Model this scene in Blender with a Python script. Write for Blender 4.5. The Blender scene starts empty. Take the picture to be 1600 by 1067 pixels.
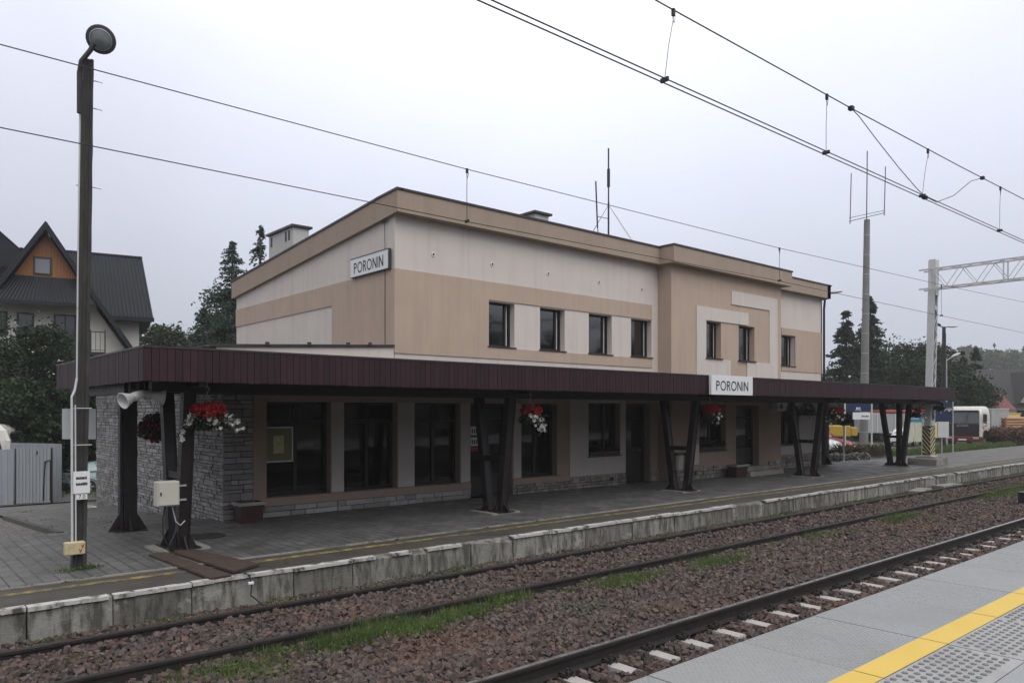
import bpy, math, random
import numpy as np
from mathutils import Vector, Matrix
random.seed(7); RNG = np.random.default_rng(11)
R = math.radians
scene = bpy.context.scene
COL = scene.collection

# ------------------------------------------------------------------ mesh builder
class MB:
    def __init__(s): s.v = []; s.f = []; s.m = []; s.np = []
    def add(s, vs, fs, m=0):
        b = len(s.v); s.v.extend(vs)
        for f in fs: s.f.append(tuple(i + b for i in f)); s.m.append(m)
    def box(s, x0, x1, y0, y1, z0, z1, m=0):
        s.add([(x0,y0,z0),(x1,y0,z0),(x1,y1,z0),(x0,y1,z0),(x0,y0,z1),(x1,y0,z1),(x1,y1,z1),(x0,y1,z1)],
              [(0,3,2,1),(4,5,6,7),(0,1,5,4),(1,2,6,5),(2,3,7,6),(3,0,4,7)], m)
    def bev(s, x0, x1, y0, y1, z0, z1, b=.01, m=0):
        # chamfered box: octagonal plan with chamfered top and bottom
        def ring(i, z):
            return [(x0+i+b,y0+i,z),(x1-i-b,y0+i,z),(x1-i,y0+i+b,z),(x1-i,y1-i-b,z),(x1-i-b,y1-i,z),(x0+i+b,y1-i,z),(x0+i,y1-i-b,z),(x0+i,y0+i+b,z)]
        rs = [ring(b, z0), ring(0, z0+b), ring(0, z1-b), ring(b, z1)]
        s.loft(rs, m, True)
    def loft(s, rings, m=0, caps=True, closed=True):
        n = len(rings[0]); vs = [p for r in rings for p in r]; fs = []
        for k in range(len(rings)-1):
            for i in range(n if closed else n-1):
                j = (i+1) % n
                fs.append((k*n+i, k*n+j, (k+1)*n+j, (k+1)*n+i))
        if caps and closed:
            fs.append(tuple(range(n-1,-1,-1))); fs.append(tuple((len(rings)-1)*n+i for i in range(n)))
        s.add(vs, fs, m)
    def quad(s, a, b, c, d, m=0): s.add([a,b,c,d], [(0,1,2,3)], m)
    def poly(s, pts, m=0): s.add(pts, [tuple(range(len(pts)))], m)
    def prism(s, pts, off, m=0):
        o = Vector(off); a = [tuple(p) for p in pts]; b = [tuple(Vector(p)+o) for p in pts]
        s.loft([a, b], m, True)
    def tube(s, path, r, n=8, m=0, caps=True):
        P = [Vector(p) for p in path]; rr = r if isinstance(r, (list,tuple)) else [r]*len(P)
        rings = []; prev = None
        for i, p in enumerate(P):
            t = (P[min(i+1,len(P)-1)] - P[max(i-1,0)]).normalized()
            if prev is None:
                a = t.cross(Vector((0,0,1)))
                if a.length < .05: a = t.cross(Vector((1,0,0)))
            else: a = prev - t*prev.dot(t)
            a.normalize(); prev = a; b = t.cross(a)
            rings.append([tuple(p + (a*math.cos(q)+b*math.sin(q))*rr[i]) for q in [2*math.pi*k/n for k in range(n)]])
        s.loft(rings, m, caps)
    def beam(s, p0, p1, w, h, up=(0,0,1), m=0):
        p0 = Vector(p0); p1 = Vector(p1); t = (p1-p0).normalized(); a = t.cross(Vector(up))
        if a.length < 1e-4: a = t.cross(Vector((1,0,0)))
        a.normalize(); b = a.cross(t)
        def rg(p): return [tuple(p+a*w/2*i+b*h/2*j) for i,j in ((-1,-1),(1,-1),(1,1),(-1,1))]
        s.loft([rg(p0), rg(p1)], m)
    def lathe(s, prof, c=(0,0,0), axis=(0,0,1), n=16, m=0, caps=True):
        ax = Vector(axis).normalized(); a = ax.cross(Vector((1,0,0)))
        if a.length < .05: a = ax.cross(Vector((0,1,0)))
        a.normalize(); b = ax.cross(a); c = Vector(c)
        s.loft([[tuple(c+ax*h+(a*math.cos(q)+b*math.sin(q))*r) for q in [2*math.pi*k/n for k in range(n)]] for r,h in prof], m, caps)
    def quads_np(s, A):          # A: (n,4,3) array of loose quads
        A = np.asarray(A, dtype=np.float64); s.np.append((A.reshape(-1,3), np.arange(len(A)*4).reshape(-1,4)))
    def solids_np(s, V, F):      # V: (n,k,3) vertices of n solids, F: (q,4) quads of one solid
        n, kk = V.shape[:2]; F = np.asarray(F)
        s.np.append((V.reshape(-1,3), (F[None] + (np.arange(n)*kk)[:,None,None]).reshape(-1,4)))
    def build(s, name, mats, parent=None, loc=None, smooth=False, local=False, rot=0):
        if not isinstance(mats, (list,tuple)): mats = [mats]
        base = np.array(s.v, dtype=np.float64).reshape(-1,3)
        npv = [a[0] for a in s.np]
        V = np.concatenate([base]+npv) if npv else base
        L = np.zeros(3)
        if not local:
            if parent is not None: L = np.array(parent['_o'])
            elif loc is not None: L = np.array(loc)
        V = V - L
        me = bpy.data.meshes.new(name)
        me.vertices.add(len(V)); me.vertices.foreach_set('co', V.ravel().astype(np.float32))
        lens = [len(f) for f in s.f]; nq = sum(len(a[1]) for a in s.np)
        idx = [i for f in s.f for i in f]
        off = len(base); ql = [np.array(idx, dtype=np.int32)]
        for a in s.np: ql.append((a[1] + off).ravel().astype(np.int32)); off += len(a[0])
        loops = np.concatenate(ql).astype(np.int32)
        tot = np.concatenate([np.array(lens, dtype=np.int32), np.full(nq, 4, dtype=np.int32)])
        st = np.concatenate([[0], np.cumsum(tot)[:-1]]).astype(np.int32)
        me.loops.add(len(loops)); me.loops.foreach_set('vertex_index', loops)
        me.polygons.add(len(tot)); me.polygons.foreach_set('loop_start', st); me.polygons.foreach_set('loop_total', tot)
        for x in mats: me.materials.append(x)
        if len(mats) > 1:
            me.polygons.foreach_set('material_index', np.concatenate([np.array(s.m, dtype=np.int32), np.zeros(nq, dtype=np.int32)]))
        me.update(calc_edges=True); me.validate()
        if not smooth: me.polygons.foreach_set('use_smooth', np.zeros(len(me.polygons), dtype=bool))
        else:
            me.polygons.foreach_set('use_smooth', np.ones(len(me.polygons), dtype=bool))
            try: me.set_sharp_from_angle(angle=R(40))
            except Exception: pass
        o = bpy.data.objects.new(name, me); COL.objects.link(o)
        if parent is not None:
            o.parent = parent; o['_o'] = list(parent['_o'])
        else:
            o['_o'] = [float(x) for x in L]
            if loc is not None: o.location = loc
            o.rotation_euler = (0,0,rot)
        return o

def tag(o, label=None, cat=None, group=None, kind=None):
    if label: o['label'] = label
    if cat: o['category'] = cat
    if group: o['group'] = group
    if kind: o['kind'] = kind
    return o
def thing(name, loc, label, cat, group=None, rot=0):
    o = bpy.data.objects.new(name, None); COL.objects.link(o)
    o.location = loc; o.rotation_euler = (0,0,rot); o['_o'] = [float(x) for x in loc]; o.empty_display_size = .2
    return tag(o, label, cat, group)
def kids(o): return [c for c in bpy.data.objects if c.parent == o]
def copy_tree(o, loc=None, label=None, rot=None, parent=None, scale=None):
    c = o.copy(); COL.objects.link(c)
    if parent is not None: c.parent = parent
    if loc is not None: c.location = loc
    if label: c['label'] = label
    if rot is not None: c.rotation_euler = (0,0,rot)
    if scale is not None: c.scale = scale
    for k in kids(o): copy_tree(k, parent=c)
    return c

# ------------------------------------------------------------------ materials
MATS = {}
class NT:
    def __init__(s, name):
        s.m = bpy.data.materials.new(name); s.m.use_nodes = True
        s.t = s.m.node_tree; s.t.nodes.clear()
        s.out = s.n('ShaderNodeOutputMaterial')
        s.p = s.n('ShaderNodeBsdfPrincipled'); s.l(s.p.outputs[0], s.out.inputs[0])
        s.tc = s.n('ShaderNodeTexCoord').outputs['Object']
        MATS[name] = s.m
    def n(s, typ, **kw):
        x = s.t.nodes.new(typ)
        for k, v in kw.items(): setattr(x, k, v)
        return x
    def l(s, a, b): s.t.links.new(a, b)
    def setv(s, inp, v):
        if hasattr(v, 'links') or isinstance(v, bpy.types.NodeSocket): s.l(v, inp)
        elif isinstance(v, (tuple, list)) and len(v) == 3 and inp.type == 'RGBA': inp.default_value = (*v, 1)
        else: inp.default_value = v
    def noise(s, scale, detail=4, rough=.55, vec=None, out=0):
        x = s.n('ShaderNodeTexNoise'); x.inputs['Scale'].default_value = scale; x.inputs['Detail'].default_value = detail
        x.inputs['Roughness'].default_value = rough; s.l(vec or s.tc, x.inputs['Vector']); return x.outputs[out]
    def vor(s, scale, feature='F1', out=0, vec=None):
        x = s.n('ShaderNodeTexVoronoi'); x.feature = feature; x.inputs['Scale'].default_value = scale; s.l(vec or s.tc, x.inputs['Vector']); return x.outputs[out]
    def map(s, scale=(1,1,1), rot=(0,0,0), loc=(0,0,0), vec=None):
        x = s.n('ShaderNodeMapping'); x.inputs['Scale'].default_value = scale; x.inputs['Rotation'].default_value = rot
        x.inputs['Location'].default_value = loc; s.l(vec or s.tc, x.inputs[0]); return x.outputs[0]
    def mr(s, v, a, b, c, d):
        x = s.n('ShaderNodeMapRange'); s.l(v, x.inputs[0])
        for i, q in enumerate((a,b,c,d)): x.inputs[1+i].default_value = q
        return x.outputs[0]
    def mix(s, f, a, b, mode='MIX'):
        x = s.n('ShaderNodeMix', data_type='RGBA', blend_type=mode)
        s.setv(x.inputs[0], f); s.setv(x.inputs[6], a); s.setv(x.inputs[7], b); return x.outputs[2]
    def math(s, op, a, b=0.0):
        x = s.n('ShaderNodeMath', operation=op); s.setv(x.inputs[0], a); s.setv(x.inputs[1], b); return x.outputs[0]
    def island(s): return s.n('ShaderNodeNewGeometry').outputs['Random Per Island']
    def bump(s, h, st=.3, d=.01, prev=None):
        x = s.n('ShaderNodeBump'); x.inputs['Strength'].default_value = st; x.inputs['Distance'].default_value = d; s.l(h, x.inputs['Height'])
        if prev is not None: s.l(prev, x.inputs['Normal'])
        return x.outputs[0]
    def fin(s, col, rough=.8, normal=None, metal=0, spec=.5):
        s.setv(s.p.inputs['Base Color'], col); s.setv(s.p.inputs['Roughness'], rough); s.p.inputs['Metallic'].default_value = metal
        s.p.inputs['Specular IOR Level'].default_value = spec
        if normal is not None: s.l(normal, s.p.inputs['Normal'])
        return s.m
def k(c, f): return tuple(min(1, x*f) for x in c)
def mk(name, col, rough=.8, var=.18, vs=2.0, bump=.25, bs=80, bd=.004, metal=0, isl=0, spec=.5, dirt=None, streak=0):
    t = NT(name)
    c = t.mix(t.noise(vs, 6), k(col, 1-var*1.6), k(col, 1+var*1.6))
    if isl:
        v = t.mr(t.island(), 0, 1, 1-isl, 1+isl)
        x = t.n('ShaderNodeVectorMath', operation='SCALE'); t.l(c, x.inputs[0]); t.l(v, x.inputs['Scale']); c = x.outputs[0]
    if dirt:
        dc, ds, lo, hi = dirt
        c = t.mix(t.mr(t.noise(ds, 7, .65), lo, hi, 0, 1), c, dc)
    if streak:
        sv = t.noise(1.0, 6, .6, t.map((5,5,.35)))
        c = t.mix(t.mr(sv, .5, .75, 0, streak), c, k(col, .45))
    rv = t.mr(t.noise(vs*3, 4), .3, .7, max(.02, rough-.12), min(1, rough+.12))
    nb = t.bump(t.noise(bs, 3), bump, bd) if bump else None
    return t.fin(c, rv, nb, metal, spec)
HAZE = .0006
# ------------------------------------------------------------------ palette
CREAM = mk('cream_render', (.59,.535,.495), .9, .055, 1.1, .35, 160, .003, streak=.20)
BROWN = mk('brown_render', (.45,.345,.275), .9, .065, 1.1, .35, 160, .003, streak=.22)
PARA  = mk('parapet_render', (.34,.265,.21), .9, .06, .8, .3, 160, .003, streak=.22)
CREAMG = mk('shaded_ground_floor_cream', (.40,.37,.345), .9, .06, .8, .35, 160, .003, streak=.15)  # cream render darkened, canopy shade put into the colour
BROWNG = mk('shaded_ground_floor_brown', (.25,.19,.15), .9, .06, .8, .35, 160, .003, streak=.15)  # brown render with the same canopy shade in its colour
CAP   = mk('dark_capping', (.035,.03,.03), .45, .2, 3)
def stone(name, col, isl=.3):
    t = NT(name)
    g = t.noise(9, 7, .7); f = t.noise(60, 4, .7)
    c = t.mix(g, k(col,.62), k(col,1.3))
    v = t.mr(t.island(), 0, 1, 1-isl, 1+isl)
    x = t.n('ShaderNodeVectorMath', operation='SCALE'); t.l(c, x.inputs[0]); t.l(v, x.inputs['Scale'])
    c2 = t.mix(t.mr(t.noise(1.3, 5), .5, .7, 0, .35), x.outputs[0], k(col,.45))
    return t.fin(c2, .85, t.bump(f, .6, .008, t.bump(g, .7, .03)))
STONE = stone('grey_stone', (.25,.245,.24), .30)
PLINTH = stone('plinth_stone', (.22,.205,.18), .35)
MORTAR = mk('mortar', (.03,.03,.028), .95, .2, 8)
def boards():
    t = NT('maroon_boards')
    g = t.noise(3, 6, .6, t.map((6,6,.6)))
    c = t.mix(g, (.017,.0055,.0085), (.034,.011,.017))
    v = t.mr(t.island(), 0, 1, .72, 1.28)
    x = t.n('ShaderNodeVectorMath', operation='SCALE'); t.l(c, x.inputs[0]); t.l(v, x.inputs['Scale'])
    return t.fin(x.outputs[0], .6, t.bump(g, .3, .004), 0, .35)
BOARDS = boards()
STEELB = mk('dark_painted_steel', (.012,.008,.009), .5, .3, 5, .2, 60, dirt=((.028,.016,.012), 3, .6, .8))
SOFFIT = mk('dark_soffit', (.014,.011,.010), .85, .3, 4)
WOODF = mk('dark_window_wood', (.014,.010,.009), .45, .25, 8)
WHITE = mk('white_paint', (.72,.73,.75), .45, .04, 3, .05)
WHITEDIRTY = mk('weathered_white', (.52,.53,.54), .6, .1, 3, .2, dirt=((.2,.18,.15), 4, .6, .8))
BLACK = mk('black_paint', (.012,.012,.013), .5, .2, 5, .05)
RUBBER = mk('rubber', (.015,.015,.015), .8, .2, 10)
GALV = mk('galvanised_steel', (.40,.41,.42), .5, .12, 6, .1, metal=.35)
GREYSTEEL = mk('light_grey_steel', (.50,.51,.52), .5, .08, 2, .15, 40, dirt=((.25,.22,.19), 2.5, .62, .8))
WIRE = mk('dark_copper_wire', (.025,.024,.024), .5, .2, 5, 0, metal=.3)
RUST = mk('rusty_steel', (.050,.030,.022), .85, .35, 6, .5, 70, .006, dirt=((.03,.02,.016), 5, .5, .7))
RAILTOP = mk('worn_rail_head', (.30,.29,.29), .28, .15, 3, .05, metal=.8)
RAILSIDE = mk('brown_rail_web', (.013,.010,.009), .75, .3, 4, .3, 70, dirt=((.05,.026,.016), 6, .55, .75))
SLEEPER = mk('concrete_sleeper', (.37,.345,.33), .85, .12, 6, .4, 90, .004, dirt=((.22,.15,.10), 5, .55, .75))
SLEEPRUST = mk('sleeper_rust_stain', (.11,.075,.045), .9, .3, 6, .4)
CONC = mk('weathered_concrete', (.23,.22,.20), .9, .2, 2.5, .5, 60, .01, dirt=((.06,.06,.045), 1.6, .5, .72))
def polecon():
    t = NT('pole_concrete')
    c = t.mix(t.noise(5, 7, .7), (.019,.0185,.0175), (.068,.065,.061))
    c = t.mix(t.mr(t.noise(2.2, 6, .7, t.map((3,3,.5))), .55, .72, 0, .8), c, (.10,.096,.09))
    return t.fin(c, .92, t.bump(t.noise(45, 5, .7), .8, .012))
POLECON = polecon()
CHIM = mk('chimney_render', (.46,.455,.44), .9, .08, 2, .3, 90, streak=.25)
ROOFFELT = mk('roof_felt', (.05,.05,.052), .9)
YELLOWBOX = mk('cream_plastic', (.50,.42,.26), .6, .08, 4, .1, dirt=((.25,.2,.12), 7, .55, .75))
CABINET = mk('beige_cabinet', (.50,.48,.42), .55, .06, 3, .1, dirt=((.3,.27,.22), 6, .6, .8))
YELLOW = mk('yellow_paint', (.62,.45,.09), .65, .05, 6, .2)
YBOARD = mk('yellow_board', (.62,.56,.24), .6, .06, 3)
PALEBOARD = mk('pale_timetable', (.50,.50,.40), .5, .08, 6)
BLUE = mk('station_blue', (.012,.026,.078), .45, .08, 3)
NAVY = mk('dark_station_blue', (.012,.022,.06), .45, .08, 3)
TEAL = mk('teal_board', (.03,.20,.29), .45, .08, 3)
POSTER = mk('yellowed_paper', (.42,.40,.22), .8, .1, 8)
PAPER = mk('white_paper', (.66,.66,.64), .8, .06, 8)
REDP = mk('red_paint', (.30,.02,.02), .4, .1, 5, .05)
PLANTRED = mk('maroon_planter', (.036,.012,.012), .5, .2, 4)
HORN = mk('horn_plastic', (.62,.62,.62), .45, .06, 3, .05)
SOIL = mk('soil', (.05,.038,.026), 1, .3, 8, .6, 40, .02)
BARK = mk('bark', (.05,.042,.036), .95, .3, 6, .7, 30, .03)
BALC = mk('balcony_iron', (.015,.015,.016), .5)
ROCK = stone('garden_rock', (.17,.16,.145), .25)

def glass(name, tint=.55, rough=.03, ior=1.5, body=(.55,.6,.62)):
    t = NT(name); t.t.nodes.remove(t.p)
    fr = t.n('ShaderNodeFresnel'); fr.inputs[0].default_value = ior
    nb = t.bump(t.noise(.9, 2), .06, .05); t.l(nb, fr.inputs['Normal'])
    tr = t.n('ShaderNodeBsdfTransparent'); tr.inputs[0].default_value = (*k(body, tint), 1)
    gl = t.n('ShaderNodeBsdfGlossy'); gl.inputs['Roughness'].default_value = rough; t.l(nb, gl.inputs['Normal'])
    mx = t.n('ShaderNodeMixShader'); t.l(fr.outputs[0], mx.inputs[0]); t.l(tr.outputs[0], mx.inputs[1]); t.l(gl.outputs[0], mx.inputs[2])
    t.l(mx.outputs[0], t.out.inputs[0]); return t.m
GLASS = glass('window_glass')
GLASSUP = glass('upper_window_glass', .8, .05, 2.3, (.75,.82,.9))
CARGLASS = glass('car_glass', .35, .02, 1.55)

def pavers():
    t = NT('concrete_pavers')
    b = t.n('ShaderNodeTexBrick'); t.l(t.map((1,1,1), (0,0,R(90))), b.inputs['Vector'])
    b.inputs['Scale'].default_value = 1; b.inputs['Brick Width'].default_value = .40; b.inputs['Row Height'].default_value = .20
    b.inputs['Mortar Size'].default_value = .013; b.inputs['Mortar Smooth'].default_value = .25; b.inputs['Bias'].default_value = -.2
    b.inputs['Color1'].default_value = (.125,.121,.120,1); b.inputs['Color2'].default_value = (.085,.082,.082,1); b.inputs['Mortar'].default_value = (.016,.016,.014,1)
    g = t.noise(1.1, 7, .65)
    c = t.mix(t.mr(g, .42, .68, 0, .75), b.outputs[0], (.045,.044,.043))
    c = t.mix(t.mr(t.noise(25, 4, .7), .4, .7, 0, .30), c, (.15,.147,.143))
    c = t.mix(t.mr(t.noise(.6, 6, .7, t.map(loc=(7,3,0))), .60, .72, 0, .6), c, (.045,.05,.022))
    rough = t.mr(t.noise(1.6, 5), .35, .65, .38, .8)
    return t.fin(c, rough, t.bump(t.noise(70, 4), .3, .004, t.bump(b.outputs['Fac'], -.6, .012)))
PAVERS = pavers()
def cobbles():
    t = NT('old_cobbles')
    v = t.vor(9, 'DISTANCE_TO_EDGE'); e = t.mr(v, 0, .12, 0, 1)
    cc = t.mix(t.vor(9, out=1), (.10,.097,.092), (.19,.182,.172))
    c = t.mix(e, (.035,.033,.028), cc)
    c = t.mix(t.mr(t.noise(1.5, 6), .5, .7, 0, .5), c, (.075,.072,.06))
    return t.fin(c, .7, t.bump(e, .6, .03))
COBBLE = cobbles()
def asphalt(name, col, moss=.5):
    t = NT(name)
    c = t.mix(t.noise(120, 3, .8), k(col,.55), k(col,1.5))
    c = t.mix(t.mr(t.noise(1.2, 7, .65), .45, .65, 0, .7), c, k(col,.55))
    c = t.mix(t.mr(t.noise(1.9, 7, .7, t.map(loc=(3,9,0))), .48, .66, 0, moss), c, (.060,.050,.030))
    return t.fin(c, t.mr(t.noise(2, 4), .3, .7, .6, .9), t.bump(t.noise(140, 3, .8), .6, .006))
ASPH = asphalt('platform_asphalt', (.052,.046,.042), .75)
ASPH2 = asphalt('worn_platform_asphalt', (.105,.101,.096), .25)
ROAD = asphalt('road_asphalt', (.085,.083,.082), .15)
def ground():
    t = NT('rough_ground')
    c = t.mix(t.noise(.8, 8, .7), (.035,.045,.016), (.085,.08,.055))
    c = t.mix(t.mr(t.noise(30, 4, .7), .45, .7, 0, .6), c, (.03,.045,.014))
    return t.fin(c, .95, t.bump(t.noise(14, 6, .7), .8, .05))
GROUND = ground()
def ballast_base():
    t = NT('ballast_bed')
    v = t.vor(19); c = t.mix(t.vor(19, out=1), (.030,.023,.020), (.085,.062,.054))
    c = t.mix(t.mr(v, .25, .6, 0, .85), c, (.016,.013,.012))
    c = t.mix(t.mr(t.noise(.7, 6, .65), .5, .68, 0, .6), c, (.05,.05,.038))
    return t.fin(c, .85, t.bump(v, -1, .04))
BALBED = ballast_base()
def stones_mat():
    t = NT('ballast_stone')
    r = t.island()
    ra = t.n('ShaderNodeValToRGB'); t.l(r, ra.inputs[0]); e = ra.color_ramp
    e.elements[0].position = 0; e.elements[0].color = (.042,.034,.031,1)
    e.elements[1].position = 1; e.elements[1].color = (.180,.147,.132,1)
    for p, c in ((.3,(.068,.047,.042,1)), (.6,(.118,.078,.067,1)), (.8,(.105,.088,.081,1)), (.93,(.125,.058,.040,1))):
        q = e.elements.new(p); q.color = c
    c = t.mix(t.noise(40, 4, .7), k((1,1,1),.65), (1,1,1), 'MIX')
    c = t.mix(1.0, ra.outputs[0], c, 'MULTIPLY')
    # broad grey / rusty zones along the track bed
    c = t.mix(t.mr(t.noise(.45, 5, .6), .5, .7, 0, .55), c, (.062,.058,.050))
    c = t.mix(t.mr(t.noise(.35, 5, .6, t.map(loc=(5,2,0))), .56, .7, 0, .5), c, (.11,.055,.036))
    return t.fin(c, .75, t.bump(t.noise(60, 4), .4, .006))
BSTONE = stones_mat()
def leafmat(name, c0, c1, rough=.6, cl=.6, sub=0):
    t = NT(name)
    c = t.mix(t.island(), c0, c1)
    c = t.mix(t.mr(t.noise(cl, 3), .38, .62, .0, .55), c, k(c0,.6))
    t.fin(c, rough, None, 0, .3)
    # thin leaves let some light through
    tr = t.n('ShaderNodeBsdfTranslucent'); t.l(c, tr.inputs[0])
    mx = t.n('ShaderNodeMixShader'); mx.inputs[0].default_value = .25
    t.l(t.p.outputs[0], mx.inputs[1]); t.l(tr.outputs[0], mx.inputs[2]); t.l(mx.outputs[0], t.out.inputs[0])
    return t.m
LEAF = leafmat('leaf_green', (.024,.046,.016), (.062,.098,.034))
LEAFD = leafmat('leaf_dark', (.014,.030,.013), (.046,.076,.030))
NEEDLE = leafmat('spruce_needle', (.014,.030,.018), (.040,.066,.036), .7, .8)
NEEDLE2 = leafmat('hazed_needle', (.038,.064,.048), (.10,.14,.105), .7, .8)  # needle colour paled to put haze over the left trees
GRASS = leafmat('grass_blade', (.05,.088,.024), (.17,.235,.07), .6, 1.5)
PLEAF = leafmat('basket_leaf', (.010,.024,.008), (.03,.055,.018))
REDFL = leafmat('red_petal', (.20,.006,.010), (.42,.016,.018), .6, 9)
WINEFL = leafmat('wine_petal', (.055,.004,.014), (.17,.012,.035), .6, 9)
WHITEFL = leafmat('white_petal', (.62,.61,.56), (.82,.81,.78), .6, 9)
HEATH = leafmat('reddish_shrub', (.10,.06,.045), (.24,.14,.11), .8, 2)
def metalroof(name, col):
    t = NT(name)
    c = t.mix(t.noise(1.5, 6), k(col,.75), k(col,1.3))
    return t.fin(c, .55, t.bump(t.noise(30, 3), .1, .004), 0, .22)
ROOFBLUE = metalroof('blue_grey_roof', (.013,.017,.023))
ROOFGREY = mk('grey_shingle_roof', (.045,.043,.045), .9, .25, 5, .8, 9, .05, isl=.0)
ROOFRED = mk('red_roof', (.17,.055,.05), .7, .15, 4)
CHALET = mk('chalet_render', (.56,.54,.49), .9, .05, 2, .2, 100)
ORANGEWOOD = None
def owood():
    t = NT('orange_wood')
    w = t.noise(3, 5, .6, t.map((9,9,.7)))
    return t.fin(t.mix(w, (.16,.055,.012), (.36,.14,.03)), .55, t.bump(w, .2, .005))
ORANGEWOOD = owood()
def fencemat():
    t = NT('corrugated_sheet')
    c = t.mix(t.noise(2, 5, .6, t.map((2,2,.3))), (.24,.26,.285), (.38,.40,.43))
    return t.fin(c, .5, None, .25)
FENCE = fencemat()
def platmat():
    # moulded anti-slip concrete: little raised diamonds
    t = NT('platform_slab')
    v = t.n('ShaderNodeTexVoronoi'); v.inputs['Scale'].default_value = 23; v.inputs['Randomness'].default_value = 0; t.l(t.map((1,1,1),(0,0,R(45))), v.inputs['Vector'])
    d = t.mr(v.outputs[0], .1, .42, 1, 0)
    c = t.mix(t.noise(1.3, 6, .65), (.27,.285,.285), (.36,.368,.368))
    c = t.mix(t.mr(t.noise(35, 4, .7), .45, .75, 0, .25), c, (.20,.20,.20))
    c = t.mix(t.mr(d, 0, .6, .55, 0), c, (.16,.165,.165))
    c = t.mix(t.mr(t.noise(.9, 6, .7, t.map((1,.5,1), loc=(2,1,0))), .56, .72, 0, .45), c, (.17,.17,.168))
    v2 = t.mr(t.island(), 0, 1, .90, 1.08); xs_ = t.n('ShaderNodeVectorMath', operation='SCALE'); t.l(c, xs_.inputs[0]); t.l(v2, xs_.inputs['Scale']); c = xs_.outputs[0]
    c = t.mix(t.mr(t.noise(3.1, 7, .75, t.map(loc=(8,2,0))), .60, .70, 0, .45), c, (.14,.142,.142))
    rough = t.mr(t.noise(1.5, 5), .35, .65, .18, .48)
    return t.fin(c, rough, t.bump(t.noise(120, 3), .25, .002, t.bump(d, .9, .018)))
PLAT = platmat()
STUD = mk('shaded_stud', (.15,.155,.16), .55, .1, 6)  # darker than the slab, shaded stud sides put into the colour
KERBD = mk('mossy_kerb', (.075,.072,.062), .9, .25, 5, .5, 60, .01)
PLATSM = mk('smooth_slab', (.30,.298,.298), .42, .10, 2.5, .3, 120, .003, dirt=((.2,.198,.195), 1.2, .5, .75))
def ystripe():
    t = NT('yellow_stripe')
    v = t.n('ShaderNodeTexVoronoi'); v.inputs['Scale'].default_value = 28; v.inputs['Randomness'].default_value = 0; t.l(t.map((1,1,1),(0,0,R(45))), v.inputs['Vector'])
    d = t.mr(v.outputs[0], .1, .42, 1, 0)
    c = t.mix(t.noise(3, 6, .65), (.56,.375,.055), (.66,.46,.09))
    c = t.mix(t.mr(t.noise(60, 4, .7), .55, .8, 0, .35), c, (.42,.32,.13))
    return t.fin(c, .6, t.bump(d, .6, .008))
YSTRIPE = ystripe()
def wornyellow():
    t = NT('worn_yellow_line')
    c = t.mix(t.mr(t.noise(5, 7, .75), .38, .56, 0, 1), (.30,.22,.05), (.075,.065,.045))
    return t.fin(c, .85, t.bump(t.noise(140, 3), .5, .005))
WORNY = wornyellow()
def kerbmat():
    t = NT('platform_wall_concrete')
    sep = t.n('ShaderNodeSeparateXYZ'); t.l(t.tc, sep.inputs[0])
    c = t.mix(t.noise(7, 7, .7), (.15,.145,.13), (.29,.28,.255))
    v = t.mr(t.island(), 0, 1, .7, 1.35)
    x = t.n('ShaderNodeVectorMath', operation='SCALE'); t.l(c, x.inputs[0]); t.l(v, x.inputs['Scale']); c = x.outputs[0]
    sv = t.noise(1.0, 7, .65, t.map((7,7,1.4)))
    c = t.mix(t.mr(sv, .44, .60, 0, .82), c, (.048,.046,.036))
    c = t.mix(t.mr(t.noise(2.6, 6, .7, t.map(loc=(4,4,1))), .58, .66, 0, .8), c, (.34,.33,.30))
    c = t.mix(t.mr(t.noise(14, 5, .7, t.map((1,1,.25))), .6, .7, 0, .5), c, (.05,.055,.03))
    return t.fin(c, .92, t.bump(t.noise(25, 7, .75), .9, .03))
KERB = kerbmat()
KERBPAINT = mk('flaked_white_edge', (.46,.45,.43), .9, .15, 5, .6, 60, .008, dirt=((.08,.075,.065), 4.5, .5, .62))
# ------------------------------------------------------------------ camera, sky, light
CAM_Z = 2.41
cam = bpy.data.cameras.new('camera'); camo = bpy.data.objects.new('camera', cam); COL.objects.link(camo)
camo.location = (0, 0, CAM_Z); camo.rotation_euler = (R(90), 0, -math.atan2(.656, .755))
cam.sensor_width = 36; cam.lens = 36*1185/1600; cam.shift_y = 108.5/1600; cam.clip_start = .05; cam.clip_end = 3000
scene.camera = camo
w = bpy.data.worlds.new('World'); scene.world = w; w.use_nodes = True
nt = w.node_tree; bg = nt.nodes['Background']
sky = nt.nodes.new('ShaderNodeTexSky'); sky.sky_type = 'NISHITA'; sky.sun_disc = False
SUN_EL, SUN_AZ = 50, 186         # degrees; azimuth clockwise from +Y
sky.sun_elevation = R(SUN_EL); sky.sun_rotation = R(SUN_AZ); sky.air_density = 1.0; sky.dust_density = 4.0; sky.ozone_density = 1.0
hs = nt.nodes.new('ShaderNodeHueSaturation'); hs.inputs['Saturation'].default_value = .25
nt.links.new(sky.outputs[0], hs.inputs['Color'])
tc = nt.nodes.new('ShaderNodeTexCoord')
sx = nt.nodes.new('ShaderNodeSeparateXYZ'); nt.links.new(tc.outputs['Generated'], sx.inputs[0])
ra = nt.nodes.new('ShaderNodeValToRGB'); nt.links.new(sx.outputs[2], ra.inputs[0])
SKYK = 14.0
e = ra.color_ramp; e.elements[0].position = 0; e.elements[0].color = (.41,.432,.52,1)
e.elements[1].position = .55; e.elements[1].color = (1.0,1.0,1.0,1)
q = e.elements.new(.10); q.color = (.435,.462,.555,1)
q = e.elements.new(.28); q.color = (.60,.627,.74,1)
q = e.elements.new(.42); q.color = (.75,.775,.89,1)
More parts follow.
